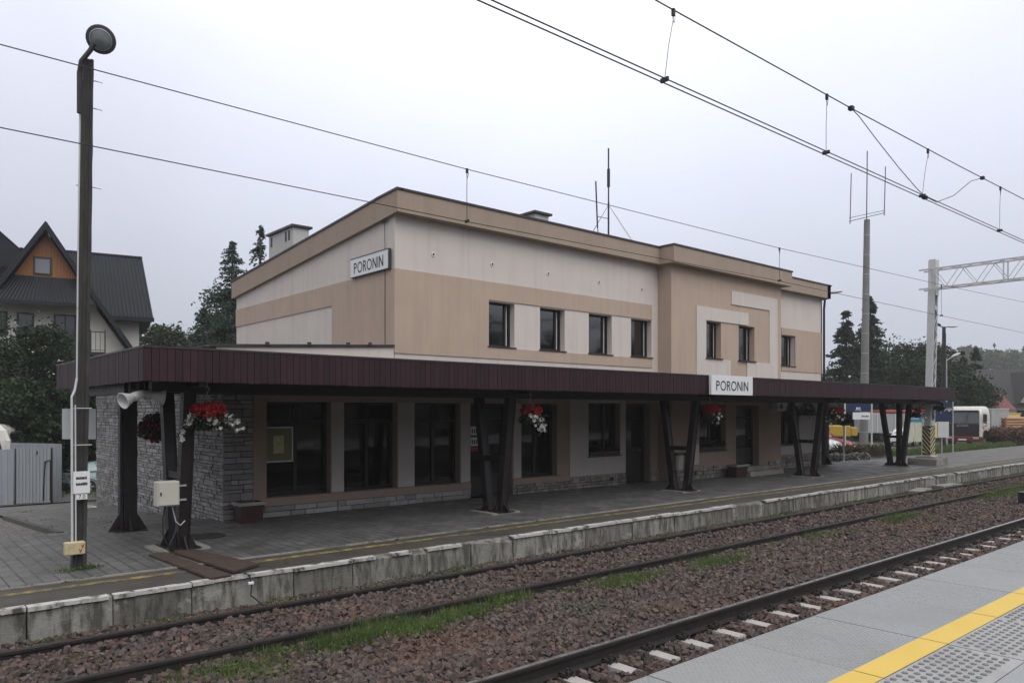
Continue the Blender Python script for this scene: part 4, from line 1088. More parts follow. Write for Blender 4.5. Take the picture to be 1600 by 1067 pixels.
# ------------------------------------------------------------------ foliage
def nrm(a): return a/np.maximum(np.linalg.norm(a, axis=-1, keepdims=True), 1e-9)
def leaf_quads(C, size, rng, up=.35, asp=.55, D=None, jit=.35):
    n = len(C); S = size*rng.uniform(1-jit, 1+jit, n)
    N = rng.normal(size=(n,3)); N[:,2] += up*1.5; N = nrm(N)
    T = nrm(rng.normal(size=(n,3))) if D is None else nrm(D + rng.normal(size=(n,3))*.35)
    T = nrm(T - N*np.sum(T*N, 1, keepdims=True)); Bv = np.cross(N, T)
    a = T*S[:,None]*.5; b = Bv*S[:,None]*.5*asp
    return np.stack([C-a, C-a*.05+b, C+a, C-a*.05-b], 1)
def decid(name, x, y, top, cr, seed, label, cat='tree', group=None, mat=LEAF, leaf=.25, n=9000, base=None, skirt=.28, nc=46, flat=1.0, trunk=True, z_low=None):
    rng = np.random.default_rng(seed); g = gz(x, y)-.05 if base is None else base; H = top-g
    t_ = thing(name, (x, y, g), label, cat, group)
    zl = g+H*skirt if z_low is None else z_low
    zc = (top+zl)/2; rz = (top-zl)/2
    P = nrm(rng.normal(size=(nc,3))) * (rng.uniform(.25, 1, (nc,1))**.45)
    lob = 1 + .22*np.sin(np.arctan2(P[:,1], P[:,0])*3+seed) + rng.uniform(-.16, .12, nc)
    C = np.stack([x+P[:,0]*cr*lob*.82, y+P[:,1]*cr*lob*.82, zc+P[:,2]*rz*.86*flat], 1)
    cs = cr*rng.uniform(.20, .36, nc)
    w_ = cs**2; cnt = (n*w_/w_.sum()).astype(int); pts = []
    for c, s_, q in zip(C, cs, cnt):
        d = nrm(rng.normal(size=(q,3)))*(rng.uniform(.15,1,(q,1))**.4); d[:,2] *= .75
        pts.append(c + d*s_)
    n2 = int(n*.10); d = nrm(rng.normal(size=(n2,3)))*(rng.uniform(.3,1.08,(n2,1))); pts.append(np.array([x,y,zc])+d*np.array([cr,cr,rz]))
    P = np.concatenate(pts); P = P[P[:,2] > g+.05]
    m = MB(); m.quads_np(leaf_quads(P, leaf, rng)); m.build('crown', mat, t_)
    if trunk:
        m = MB(); r0 = max(.05, H*.022)
        m.tube([(x,y,g-.2),(x+.05*H*rng.uniform(-.3,.3),y,g+H*.3),(x+.03*H*rng.uniform(-1,1),y+.03*H*rng.uniform(-1,1),g+H*.62),(x,y,g+H*.88)], [r0*1.25,r0,r0*.6,r0*.15], 8)
        tr = m.build('trunk', BARK, t_)
        m = MB()
        for i in range(0, nc, 2):
            c = C[i]; z0 = g+H*rng.uniform(.2,.5); mid = (x*.5+c[0]*.5, y*.5+c[1]*.5, z0*.45+c[2]*.55-.05*H)
            m.tube([(x,y,z0), mid, tuple(c)], [r0*.45, r0*.25, r0*.06], 5)
        m.build('limb', BARK, tr)
    return t_
def conifer(name, x, y, top, rad, seed, label, group=None, mat=NEEDLE, dens=1.0, droop=.35, tw=.34, base=None, low=.06, wid=.30):
    rng = np.random.default_rng(seed); g = gz(x, y)-.05 if base is None else base; H = top-g
    t_ = thing(name, (x, y, g), label, 'tree', group)
    m = MB(); r0 = H*.014; m.tube([(x,y,g-.2),(x+.04,y,g+H*.5),(x,y,top-.05)], [r0*1.5, r0, .015], 8); tr = m.build('trunk', BARK, t_)
    nl = int(H*5.5*dens); Q = []; mb_ = MB()
    for i in range(nl):
        f = low + (1-low)*(i+rng.uniform(0,.9))/nl; z = g+H*f+rng.normal()*H*.012
        Lm = rad*(1-f)**.85*(1 if f > .2 else .75+f*1.25) + .10
        nb = rng.integers(6, 10)
        for b in range(nb):
            az = rng.uniform(0, 2*math.pi); L = Lm*rng.uniform(.40, 1.20); z = min(top-.1, z+rng.normal()*H*.010); dr = droop*rng.uniform(.6,1.4)
            u = np.array([math.cos(az), math.sin(az), 0])
            q = max(9, int(L/tw*7*dens)); s_ = rng.uniform(.06, 1, q)**.75
            zz = z + L*(.22*s_ - dr*s_**2*1.2) + np.where(s_>.85, .05*L, 0)
            p = np.array([x,y,0])[None] + u[None]*(L*s_)[:,None]; p[:,2] = zz
            side = np.array([-u[1], u[0], 0]); off = rng.uniform(-1, 1, q)*wid*L*(1-s_*.75)
            p += side[None]*off[:,None]; p[:,2] -= np.abs(off)*.25 + rng.uniform(0, .12, q)
            D = u[None]*.8 + side[None]*np.sign(off)[:,None]*.5 + np.array([0,0,-1])[None]*(.25+.5*rng.random(q))[:,None]
            Q.append(leaf_quads(p, tw, rng, .5, .34, D))
            if i % 2 == 0 and b < 4: mb_.tube([(x,y,z), tuple(np.array([x,y,z])+u*L*.5+np.array([0,0,L*(.11-dr*.3)])), tuple(np.array([x,y,z])+u*L*.9+np.array([0,0,L*(.2-dr*.97)]))], [.03,.02,.006], 4)
    m = MB(); m.quads_np(np.concatenate(Q)); m.build('crown', mat, t_); mb_.build('branch', BARK, tr)
    return t_

# trees on the left, behind the station and yard
G_TL = 'trees behind the station on the left'
conifer('spruce_tree', 15.9, 42.0, 11.9, 4.3, 1, 'airy pointed spruce left of the rendered roof chimney', G_TL, NEEDLE2, .95, .42, .23)
conifer('larch_tree', 19.4, 46.6, 14.2, 3.0, 2, 'thin larch with drooping top rising just behind the roof chimney', G_TL, NEEDLE2, .6, .7, .28, wid=.25)
conifer('spruce_tree', 15.0, 44.0, 8.4, 3.4, 5, 'low dense dark spruce in front of the airy spruce at the building corner', G_TL, NEEDLE2, 1.0, .35, .26)
decid('leafy_tree', 21.2, 54.0, 12.2, 3.6, 3, 'bushy green tree between the airy spruce and the thin larch', group=G_TL, mat=LEAF, leaf=.26, n=9000)
decid('leafy_tree', 18.6, 63.0, 9.6, 4.2, 4, 'rounded green tree just right of the blue grey chalet roof', group=G_TL, leaf=.36, n=9000)
decid('leafy_tree', 176, 550, 60, 33, 6, 'pale misty tree far off between chalet and spruce, left one', group='misty far trees', leaf=3.0, n=9000, base=-3)
decid('leafy_tree', 214, 542, 72, 32, 7, 'pale misty tree far off between chalet and spruce, right one', group='misty far trees', leaf=3.0, n=9000, base=-3)
# elder shrubs in front of the chalet
G_SH = 'tall shrubs before the chalet'
def shrub(x, y, top, r, seed, label, n=22000, mat=LEAFD, leaf=.19, zl=-1.6):
    return decid('shrub', x, y, top, r, seed, label, 'shrub', G_SH, mat, leaf, n, None, .1, 80, 1.0, True, zl)
shrub(3.4, 42.9, 8.3, 3.1, 11, 'tall dark green shrub at the left picture edge above the fence')
shrub(6.7, 41.8, 7.0, 2.5, 12, 'dark green shrub left of the lamp pole below the chalet balcony')
shrub(8.7, 43.0, 5.0, 2.4, 13, 'lower dark shrub behind the lamp pole under the balcony')
shrub(5.0, 39.6, 4.2, 2.3, 14, 'dense dark shrub directly behind the corrugated fence')
shrub(10.6, 43.6, 3.2, 2.2, 15, 'small dark shrub seen beside the stone clad corner', 9000)
m = MB(); rng = np.random.default_rng(8); P = []
for cx_, cy_, cz_ in ((2.6,41.0,6.6),(3.8,40.9,6.3),(5.4,40.2,6.3),(6.4,39.9,5.2),(7.6,40.1,4.6),(4.6,39.4,4.9),(3.0,40.6,5.2),(7.0,39.6,4.0)):
    P.append(np.array([cx_,cy_,cz_]) + rng.normal(size=(16,3))*np.array([.22,.12,.10]))
m.quads_np(leaf_quads(np.concatenate(P), .09, rng, 1.2, .9)); 
fl_ = m.build('elder_blossom', mk('elder_blossom', (.32,.34,.27), .8), None, (5,40,4)); tag(fl_, 'scattered pale blossom heads on the tall shrubs below the chalet', 'blossom', kind='stuff')
# trees on the right
G_TR = 'trees behind the yard on the right'
conifer('spruce_tree', 71.3, 33.6, 11.9, 3.9, 21, 'dark spruce nearest to the right end of the station', G_TR, NEEDLE, .85, .34, .55)
conifer('spruce_tree', 76.4, 33.6, 13.9, 3.6, 22, 'taller dark spruce whose top shows behind the concrete radio mast', G_TR, NEEDLE, .85, .34, .55)
for (x, y, t_, r, s_, lab, mt) in (
    (80.5, 35.5, 11.4, 4.2, 23, 'pale topped leafy tree immediately right of the radio mast', LEAF),
    (74.5, 29.4, 8.9, 4.0, 24, 'broad dark leafy tree midway between radio mast and portal post', LEAFD),
    (79.5, 29.6, 9.4, 3.6, 25, 'rounded leafy tree directly left of the portal post', LEAF),
    (70.0, 35.5, 6.2, 3.4, 26, 'low dark tree beside the downpipe at the station end', LEAFD),
    (74.5, 34.0, 6.0, 3.0, 27, 'low leafy tree above the blue and white platform board', LEAFD),
    (79.4, 26.4, 6.9, 3.3, 28, 'leafy tree just right of the double lamp post', LEAFD),
    (82.6, 26.9, 5.4, 2.3, 29, 'low bushy tree above the white lorry cab', LEAFD)):
    decid('leafy_tree', x, y, t_, r, s_, lab, group=G_TR, mat=mt, leaf=.30, n=15000, skirt=.06, nc=60)
conifer('spruce_tree', 92.5, 30.6, 9.0, 2.8, 31, 'small pointed spruce, left one of the pair above the lorry', G_TR, NEEDLE, .8, .3, .55)
conifer('spruce_tree', 96.6, 30.6, 9.6, 2.8, 32, 'small pointed spruce, right one of the pair above the lorry', G_TR, NEEDLE, .8, .3, .55)
decid('leafy_tree', 330, 101, 27, 17, 33, 'pale misty tree beyond the ridge of the grey roofed house', group='misty far trees', leaf=1.8, n=7000, base=-.5)
conifer('spruce_tree', 338, 90, 27, 8, 34, 'misty dark spruce standing beside the pale tree beyond the grey roof', 'misty far trees', NEEDLE, .35, .3, 1.7, base=-.5)
conifer('spruce_tree', 310, 72, 21, 7.5, 35, 'misty spruce at the right picture edge above the grey roof', 'misty far trees', NEEDLE, .35, .3, 1.7, base=-.5)
decid('leafy_tree', 118, 47, 8.8, 6.5, 36, 'misty leafy tree behind the pair of small spruces', group='misty far trees', leaf=.8, n=5000, base=-.5)
# unseen wooded hillside added behind the photographer, cutting low sky under the canopy
ys_ = [-24,-40,-60,-80,-100,-130,-180,-260,-380]; hz_ = [-.9,1,4,8,12,16,19,20,20]
xs_ = [-480+i*24 for i in range(44)]
m = MB(); m.v = [(x, y, z+(2.5*mn.noise(Vector((x*.02, y*.02, 3))) if z > 0 else 0)) for y, z in zip(ys_, hz_) for x in xs_]; n = len(xs_)
for j in range(len(ys_)-1):
    for i in range(n-1): m.f.append((j*n+i, (j+1)*n+i, (j+1)*n+i+1, j*n+i+1)); m.m.append(0)
tag(m.build('added_hills', GROUND, smooth=True), kind='structure')
m = MB(); rng = np.random.default_rng(41); P = []
for i in range(320):
    x = rng.uniform(-150, 220); y = rng.uniform(-95, -30); z0 = np.interp(-y, [24,40,60,80,100], [-.9,1,4,8,12]); h = rng.uniform(7, 13); r = rng.uniform(2.5, 4.5); q = 90
    dd = nrm(rng.normal(size=(q,3)))*(rng.uniform(.2,1,(q,1))**.4); P.append(np.array([x,y,z0+h/2])+dd*np.array([r,r,h/2]))
m.quads_np(leaf_quads(np.concatenate(P), 1.8, rng, .3, .8)); tag(m.build('added_hillside_wood', LEAFD), kind='stuff')
# far woods fading in the mist
m = MB(); rng = np.random.default_rng(40); P = []
for i in range(210):
    a = rng.uniform(-5, 100); d = rng.uniform(330, 420); x = d*math.sin(R(a)); y = d*math.cos(R(a)); h = rng.uniform(5, 10); r = rng.uniform(4, 8)
    q = 110; dd = nrm(rng.normal(size=(q,3)))*(rng.uniform(.2,1,(q,1))**.4); z0 = h/2-1
    P.append(np.array([x,y,z0]) + dd*np.array([r,r,h/2])*np.where(rng.random((q,1))<.5, 1, .85))
m.quads_np(leaf_quads(np.concatenate(P), 2.2, rng, .3, .8)); tag(m.build('far_wood', LEAFD), kind='stuff')

# ------------------------------------------------------------------ weeds and grass
def blades(P, h, rng, w_=.008, lean=.5):
    n = len(P); H = h*rng.uniform(.5, 1.2, n); az = rng.uniform(0, 2*math.pi, n)
    s_ = np.stack([np.cos(az), np.sin(az), np.zeros(n)], 1)*w_*.5
    l_ = rng.normal(size=(n,3))*lean*.4; l_[:,2] = 1; tip = P + l_*H[:,None]; mid = P + l_*np.array([.35,.35,.62])*H[:,None]
    return np.concatenate([np.stack([P-s_, P+s_, mid+s_*.75, mid-s_*.75], 1), np.stack([mid-s_*.75, mid+s_*.75, tip+s_*.1, tip-s_*.1], 1)])
rng = np.random.default_rng(50); m = MB(); ml = MB()
def patch(x, y, rx, ry, n, h, leafn=0, zf=None, w_=.008):
    n = int(n*.9); nc_ = max(1, n//24); cx_ = rng.normal(size=nc_)*rx*.55; cy_ = rng.normal(size=nc_)*ry*.55; pk = rng.integers(0, nc_, n); sp = min(.09, rx*.3)
    X = x + cx_[pk] + rng.normal(size=n)*sp; Y = y + cy_[pk] + rng.normal(size=n)*sp*.8
    Z = np.array([(zf or bz)(a, b) for a, b in zip(X, Y)])
    m.quads_np(blades(np.stack([X,Y,Z],1), h, rng, w_))
    if leafn:
        X = x + rng.normal(size=leafn)*rx*.45; Y = y + rng.normal(size=leafn)*ry*.45
        Z = np.array([(zf or bz)(a, b) for a, b in zip(X, Y)]) + rng.uniform(.01, h*.6, leafn)
        ml.quads_np(leaf_quads(np.stack([X,Y,Z],1), .035+.01*(w_/.008), rng, .9, .6))
for a in ((5.35,8.10,.55,.34,1700,.17,900),(6.35,8.22,.55,.28,1300,.15,700),(4.35,8.12,.40,.26,900,.16,420),(4.9,8.3,.25,.2,300,.2,150),(7.15,8.36,.35,.16,420,.2,180),(3.75,8.3,.25,.15,200,.14,90),
          (9.45,8.05,.62,.32,1900,.13,950),(10.25,8.2,.3,.2,300,.10,140),(11.9,7.95,.72,.36,1900,.12,850),(12.9,8.15,.3,.2,260,.1,120),(8.3,8.3,.2,.1,110,.1,50),
          (2.95,8.1,.45,.3,600,.13,280),(3.35,7.75,.35,.22,300,.1,160),(2.2,8.0,.4,.3,260,.1,120),(1.7,9.4,.5,.4,140,.06,80),(20.2,8.15,.8,.36,1100,.17,480),(16.2,8.25,.5,.25,420,.13,180),(14.6,8.35,.35,.2,240,.1,90),(17.6,8.1,.4,.3,260,.1,120),
          (29,8.35,2.2,.4,2400,.19,900),(34,8.6,3,.5,1600,.2,320),(26.5,9.4,1.2,.4,320,.1,120),(7.9,7.3,.25,.15,60,.07,40),(15.2,7.4,.3,.2,60,.07,40)): patch(*a)
for i in range(90):       # foot of the platform wall and between the rails
    x = rng.uniform(1, 45); patch(x, rng.normal(10.60,.10), .35, .14, int(rng.uniform(20,90)), .08, int(rng.uniform(20,70)))
for i in range(40):
    x = rng.uniform(14, 50); patch(x, rng.normal(10.5,.1), .5, .16, 90, .10, 60)
for i in range(80): patch(rng.uniform(1,50), rng.choice([8.42,8.70,9.9,10.2]), .25, .06, 26, .08, 8)
pz_ = lambda a, b: PZ-.01
for i in range(60): patch(rng.uniform(-2,12), 12.10+rng.normal()*.03, .12, .03, 12, .03, 8, pz_, .005)
for a in ((2.45,12.8,.22,.12,90,.09,60),(2.8,12.85,.16,.1,60,.08,40),(3.95,13.3,.3,.2,60,.05,60),(5.2,11.3,.1,.1,10,.13,0)): patch(*a, pz_)
for i in range(14): patch(rng.uniform(3.1,5.9), 17.1+rng.uniform(0,9), .2, .2, 10, .05, 10, lambda a, b: gz(a,b)+.03)
tag(m.build('grass', GRASS), kind='stuff'); tag(ml.build('weeds', GRASS), kind='stuff')
# taller verge by the car park and under the fence
rng = np.random.default_rng(51); m = MB(); ml = MB()
for i in range(150): patch(rng.uniform(42, 64), rng.uniform(17.4, 20.0), .7, .3, 60, .42, 14, lambda a, b: gz(a,b)-.02, .022)
for i in range(40): patch(rng.uniform(50, 75), rng.uniform(16.7, 19), .8, .3, 60, .4, 14, lambda a, b: gz(a,b)-.02, .022)
for i in range(30): patch(rng.uniform(5.7, 9.5), rng.uniform(30, 39), .5, .5, 50, .22, 10, lambda a, b: gz(a,b)-.01, .016)
tag(m.build('grass', GRASS), kind='stuff'); tag(ml.build('weeds', GRASS), kind='stuff')
# ------------------------------------------------------------------ hanging baskets
G_B = 'hanging flower baskets under the canopy'
def basket(x, y, z, label, seed, red=200, white=40, wine=0, green=420, r=.26, hang=.55, wdir=(.4,-.2), htop=2.93):
    rng = np.random.default_rng(seed); t_ = thing('hanging_basket', (x, y, z-.2), label, 'flower basket', G_B)
    m = MB(); m.lathe([(.08,-.20),(.15,-.12),(.19,0),(.195,.015),(.17,.0),(.02,-.05)], (x,y,z), n=16); m.build('pot', RUBBER, t_)
    m = MB()
    for k_ in range(3):
        a = k_*2.1+seed; m.tube([(x+.18*math.cos(a), y+.18*math.sin(a), z), (x, y, z+hang*.75)], .005, 4)
    m.tube([(x,y,z+hang*.75),(x,y,z+hang*.82),(x+.03,y,z+hang*.88),(x+.035,y,z+hang*.95),(x,y,z+hang),(x-.03,y,z+hang*.96)], .008, 5)
    m.tube([(x,y,z+hang),(x,y,htop)], .004, 4); m.build('hook', GALV, t_)
    d = nrm(rng.normal(size=(green,3)))*(rng.uniform(.4,1,(green,1))**.5)*np.array([r,r,r*.75]); P = np.array([x,y,z+.02])+d
    P[:,2] -= np.maximum(0, np.hypot(d[:,0],d[:,1])-r*.5)*.8
    m = MB(); m.quads_np(leaf_quads(P, .075, rng, .6, .6)); m.build('foliage', PLEAF, t_)
    def blooms(n, mat, size, cen, rad, name, petals=5):
        P = np.array(cen) + nrm(rng.normal(size=(n,3)))*(rng.uniform(.55,1,(n,1)))*np.array(rad); Q = []
        F = nrm((P-np.array([x,y,z-.1]))*np.array([1,1,.4]) + np.array([-.45,-.6,.2]) + rng.normal(size=(n,3))*.25)
        A = nrm(np.cross(F, nrm(rng.normal(size=(n,3))))); Bv = np.cross(F, A); S = size*rng.uniform(.75,1.2,n)[:,None]
        for k_ in range(petals):
            q = 2*math.pi*k_/petals; w_ = math.pi/petals*.95
            dv = lambda qq, rr: (A*math.cos(qq)+Bv*math.sin(qq))*rr
            Q.append(np.stack([P-F*S*.25, P+dv(q-w_,S*.42)+F*S*.05, P+dv(q,S*.56)+F*S*.02, P+dv(q+w_,S*.42)+F*S*.05], 1))
        m = MB(); m.quads_np(np.concatenate(Q)); tag(m.build(name, mat, t_), kind='stuff')
    if red: blooms(red, REDFL, .055, (x,y-.05,z+.12), (r*.95,r*.95,.16), 'red_flowers', 4)
    if wine: blooms(wine, WINEFL, .055, (x,y,z-.04), (r*1.02,r*1.02,r*.85), 'wine_flowers', 4)
    if white:
        # trailing sprays: a few drooping stems carrying loose blossoms
        ms = MB(); ns = 7; per = max(2, int(white/ns)); first = True; allp = []
        for q in range(ns):
            a = math.atan2(wdir[1], wdir[0]) + rng.uniform(-1.7, 1.7); Lr = r*rng.uniform(.75, 1.75); dz = rng.uniform(.12, .34)
            pth = [(x+math.cos(a)*Lr*f_, y+math.sin(a)*Lr*f_, z+.05+.05*math.sin(f_*2.2)-dz*f_*f_*1.3) for f_ in (0,.25,.5,.75,1)]
            ms.tube(pth, .005, 4)
            for j in range(per):
                f_ = rng.uniform(.45, 1.0); i_ = min(3, int(f_*4)); g_ = f_*4-i_
                allp.append(np.array(pth[i_])*(1-g_)+np.array(pth[i_+1])*g_+rng.normal(size=3)*.035)
        ms.build('stem', PLEAF, t_)
        P = np.array(allp); n = len(P); Q = []
        F = nrm(np.array([-.5,-.75,.15])+rng.normal(size=(n,3))*.35); A = nrm(np.cross(F, nrm(rng.normal(size=(n,3))))); Bv = np.cross(F, A); S = .088*rng.uniform(.7,1.2,n)[:,None]
        for k_ in range(5):
            q = 2*math.pi*k_/5; w_ = math.pi/5*.9; dv = lambda qq, rr: (A*math.cos(qq)+Bv*math.sin(qq))*rr
            Q.append(np.stack([P-F*S*.35, P+dv(q-w_,S*.40)+F*S*.04, P+dv(q,S*.58), P+dv(q+w_,S*.40)+F*S*.04], 1))
        mw = MB(); mw.quads_np(np.concatenate(Q)); tag(mw.build('white_flowers', WHITEFL, t_), kind='stuff')
        P2 = P + rng.normal(size=P.shape)*.05 - np.array([0,0,.03]); mg = MB(); mg.quads_np(leaf_quads(np.concatenate([P2,P2+.03]), .06, rng)); mg.build('trailing_leaves', PLEAF, t_)
    return t_
basket(4.50, 13.0, 2.30, 'full basket of red and white petunias nearest to the meter cabinet', 1, 300, 84, 0, 460, .32, .52, (-.35,-.9))
basket(4.30, 15.2, 2.12, 'dark wine red ball of flowers in front of the stone wall', 2, 0, 0, 420, 520, .33, .6)
basket(11.85, 13.0, 2.30, 'basket with a long spray of white petunias by the second leg pair', 3, 150, 80, 0, 320, .28, .5, (1.0,-.5))
basket(19.0, 13.0, 2.32, 'basket of red flowers with one white bunch below the canopy name board', 4, 380, 20, 0, 300, .30, .45, (.8,-.4))
basket(26.75, 13.0, 2.30, 'pink and white basket beside the far building corner', 5, 200, 26, 60, 320, .30, .5, (-.9,.5))
basket(28.9, 15.2, 2.45, 'dark leafy basket without blossom near the bay wall', 6, 0, 0, 30, 620, .36, .4)
basket(34.05, 13.0, 2.32, 'small sparse basket with white bunch on the three legged support', 7, 60, 26, 0, 260, .26, .45, (.8,-.4))
basket(36.3, 12.95, 2.60, 'dark basket with one white bloom at the far end of the canopy', 8, 0, 12, 0, 300, .25, .25, (.8,-.6))
# ball of flowers on a white post
t_ = thing('flower_post', (34.8, 16.5, PZ), 'dark flower ball on a white post beyond the building', 'flower stand')
m = MB(); m.tube([(34.8,16.5,PZ),(34.8,16.5,1.9)], .035, 8); m.lathe([(.16,PZ),(.16,PZ+.03),(.05,PZ+.04)], (34.8,16.5,0), n=12); m.build('post', WHITE, t_)
m = MB(); m.lathe([(.06,1.75),(.17,1.85),(.2,2.0),(.16,2.0)], (34.8,16.5,0), n=12); m.build('bowl', RUBBER, t_)
rng = np.random.default_rng(9); P = np.array([34.8,16.5,2.0])+nrm(rng.normal(size=(700,3)))*(rng.uniform(.3,1,(700,1))**.5)*np.array([.36,.36,.30])
m = MB(); m.quads_np(leaf_quads(P, .085, rng)); m.build('foliage', leafmat('dark_plant', (.012,.014,.010), (.05,.03,.03)), t_)
# window box plants
def window_plants(x0, x1, y, z, label, seed, n=500):
    t_ = thing('window_box', ((x0+x1)/2, y, z), label, 'window box', 'flower boxes on the sills')
    m = MB(); m.bev(x0, x1, y-.08, y+.06, z, z+.13, .01); m.build('box', PLANTRED, t_)
    rng = np.random.default_rng(seed); P = np.stack([rng.uniform(x0,x1,n), y+rng.normal(size=n)*.07, z+.12+np.abs(rng.normal(size=n))*.12],1)
    m = MB(); m.quads_np(leaf_quads(P, .07, rng)); m.build('foliage', PLEAF, t_)
    P = np.stack([rng.uniform(x0,x1,60), y-.06+rng.normal(size=60)*.04, z+.18+np.abs(rng.normal(size=60))*.08],1)
    m = MB(); m.quads_np(leaf_quads(P, .05, rng, .5, .9)); tag(m.build('red_flowers', WINEFL, t_), kind='stuff')
window_plants(17.45, 18.8, FY+.06, .995, 'row of dark red flowers on the sill of the cream walled window', 1)
window_plants(22.5, 24.0, BY+.06, 1.005, 'row of dark red flowers on the sill of the bay window', 2)

# ------------------------------------------------------------------ loudspeakers and cabinet on the first support
G_H = 'horn loudspeakers at the canopy corner'
def horn(c, ax, label, mat):
    c = Vector(c); ax = Vector(ax).normalized()
    t_ = thing('loudspeaker', tuple(c), label, 'loudspeaker', G_H)
    m = MB(); m.lathe([(.04,-.16),(.07,-.15),(.075,-.02),(.062,0),(.07,.03),(.125,.17),(.135,.185),(.125,.19),(.115,.17),(.04,.02),(.001,.01)], c, ax, 20); m.build('horn', mat, t_, smooth=True)
    m = MB(); m.tube([c-ax*.1+Vector((0,0,.06)), c-ax*.1+Vector((0,0,.26))], .014, 6); m.beam(c-ax*.16+Vector((0,0,.10)), c+ax*.06+Vector((0,0,.10)), .03, .02); m.build('bracket', STEELB, t_)
horn((3.36,13.06,2.63), (-.80,-.30,-.30), 'white horn loudspeaker under the canopy corner, pointing left', HORN)
horn((3.66,13.12,2.66), (.85,-.1,-.12), 'shaded horn loudspeaker under the canopy corner, pointing right', mk('horn_plastic_shaded', (.34,.34,.34), .6, .1, 4))  # darker copy of the horn plastic, its shade put into the colour
t_ = thing('meter_cabinet', (3.93, 13.25, .84), 'beige electric cabinet fixed to the first canopy leg pair', 'cabinet')
m = MB(); m.bev(3.75, 4.10, 13.14, 13.36, .84, 1.25, .012); m.build('cabinet_body', CABINET, t_)
m = MB(); m.bev(3.77, 4.08, 13.125, 13.139, .86, 1.23, .005); dr = m.build('door', CABINET, t_)
m = MB(); m.box(3.79, 3.81, 13.115, 13.126, 1.02, 1.08); m.build('handle', BLACK, dr)
m = MB(); m.box(4.101, 4.26, 13.3, 13.33, 1.14, 1.17); m.box(4.101, 4.26, 13.3, 13.33, .90, .93); m.build('bracket', GALV, t_)
t_ = thing('power_cable', (4.0, 13.3, PZ), 'black cable looping from the beige cabinet down to the paving', 'cable')
m = MB(); m.tube([(3.90,13.25,.85),(3.86,13.22,.62),(3.85,13.2,.40),(3.92,13.22,.22),(4.02,13.28,.10),(4.12,13.36,.04),(4.2,13.40,.035)], .014, 6); m.build('cable', RUBBER, t_)
m = MB(); m.tube([(4.02,13.30,.85),(4.10,13.34,.55),(4.18,13.36,.48),(4.26,13.38,.55)], .010, 6); m.build('loop', WHITEDIRTY, t_)
# rusty plates over a cable duct
G_P = 'rusty plates lying across the platform edge'
def plate(P, z, th, label):
    m = MB(); m.loft([[(x,y,z) for x,y in P], [(x,y,z+th) for x,y in P]]); o = m.build('rusty_plate', RUST, loc=(P[0][0],P[0][1],z)); tag(o, label, 'steel plate', G_P)
plate([(3.66,13.30),(3.90,13.36),(4.10,10.86),(3.80,10.84)], PZ+.004, .03, 'long dark rusty plate reaching the platform edge near the first leg pair')
plate([(4.02,13.34),(4.34,13.42),(4.72,11.35),(4.20,11.05)], PZ+.006, .035, 'broader brown rusty plate beside the long dark one')
t_ = thing('edge_cable', (4.35, 10.82, 0), 'black cable hanging over the old platform wall below the rusty plates', 'cable')
m = MB(); m.tube([(4.32,11.05,.05),(4.34,10.80,.03),(4.36,10.77,-.12),(4.34,10.75,-.25),(4.45,10.62,-.37),(4.6,10.5,-.41)], .012, 6); m.build('cable', RUBBER, t_)
m = MB(); m.bev(4.31, 4.39, 10.755, 10.79, -.10, -.06, .006); m.build('clip', WHITE, t_)
m = MB(); m.lathe([(.36,PZ+.002),(.36,PZ+.012),(.30,PZ+.012),(.29,PZ+.008),(.001,PZ+.008)], (5.05,14.7,0), n=28); o = m.build('manhole_cover', mk('cast_iron', (.02,.02,.02), .6, .3, 9, .5, 60), loc=(5.05,14.7,PZ)); tag(o, 'round iron manhole cover in the paving near the first leg pair', 'manhole cover')
def planter(x0, x1, y0, y1, h, label, seed):
    t_ = thing('planter', ((x0+x1)/2, (y0+y1)/2, PZ), label, 'planter', 'wooden planters by the wall')
    i = .05; m = MB(); m.loft([[(x0+i,y0+i,PZ),(x1-i,y0+i,PZ),(x1-i,y1-i,PZ),(x0+i,y1-i,PZ)],[(x0,y0,PZ+h),(x1,y0,PZ+h),(x1,y1,PZ+h),(x0,y1,PZ+h)],[(x0+.04,y0+.04,PZ+h),(x1-.04,y0+.04,PZ+h),(x1-.04,y1-.04,PZ+h),(x0+.04,y1-.04,PZ+h)],[(x0+.05,y0+.05,PZ+h-.08),(x1-.05,y0+.05,PZ+h-.08),(x1-.05,y1-.05,PZ+h-.08),(x0+.05,y1-.05,PZ+h-.08)]]); m.build('tub', PLANTRED, t_)
    m = MB(); m.box(x0-.02, x1+.02, y0-.025, y0-.002, PZ+h-.06, PZ+h+.01); m.box(x0-.025, x0-.002, y0-.002, y1, PZ+h-.06, PZ+h+.01); m.build('rim', CONC, t_)
planter(6.12, 6.66, 15.72, 16.16, .44, 'dark red tub standing at the stone corner of the building', 1)
planter(23.7, 24.45, 15.1, 15.5, .45, 'dark red tub beside the steps of the bay door', 2)
# litter bins between the leg pairs
def bin_(x, label):
    t_ = thing('litter_bin', (x, 13.75, .55), label, 'litter bin', 'litter bins between canopy legs')
    m = MB(); m.lathe([(.13,.62),(.17,.66),(.18,1.12),(.17,1.14),(.15,1.12),(.14,.68)], (x,13.755,0), n=14); m.build('drum', CONC, t_)
    m = MB(); m.lathe([(.185,1.10),(.19,1.13),(.185,1.16),(.18,1.13)], (x,13.755,0), n=14); m.build('rim', BLACK, t_)
bin_(18.62, 'small grey litter bin between the third pair of canopy legs')
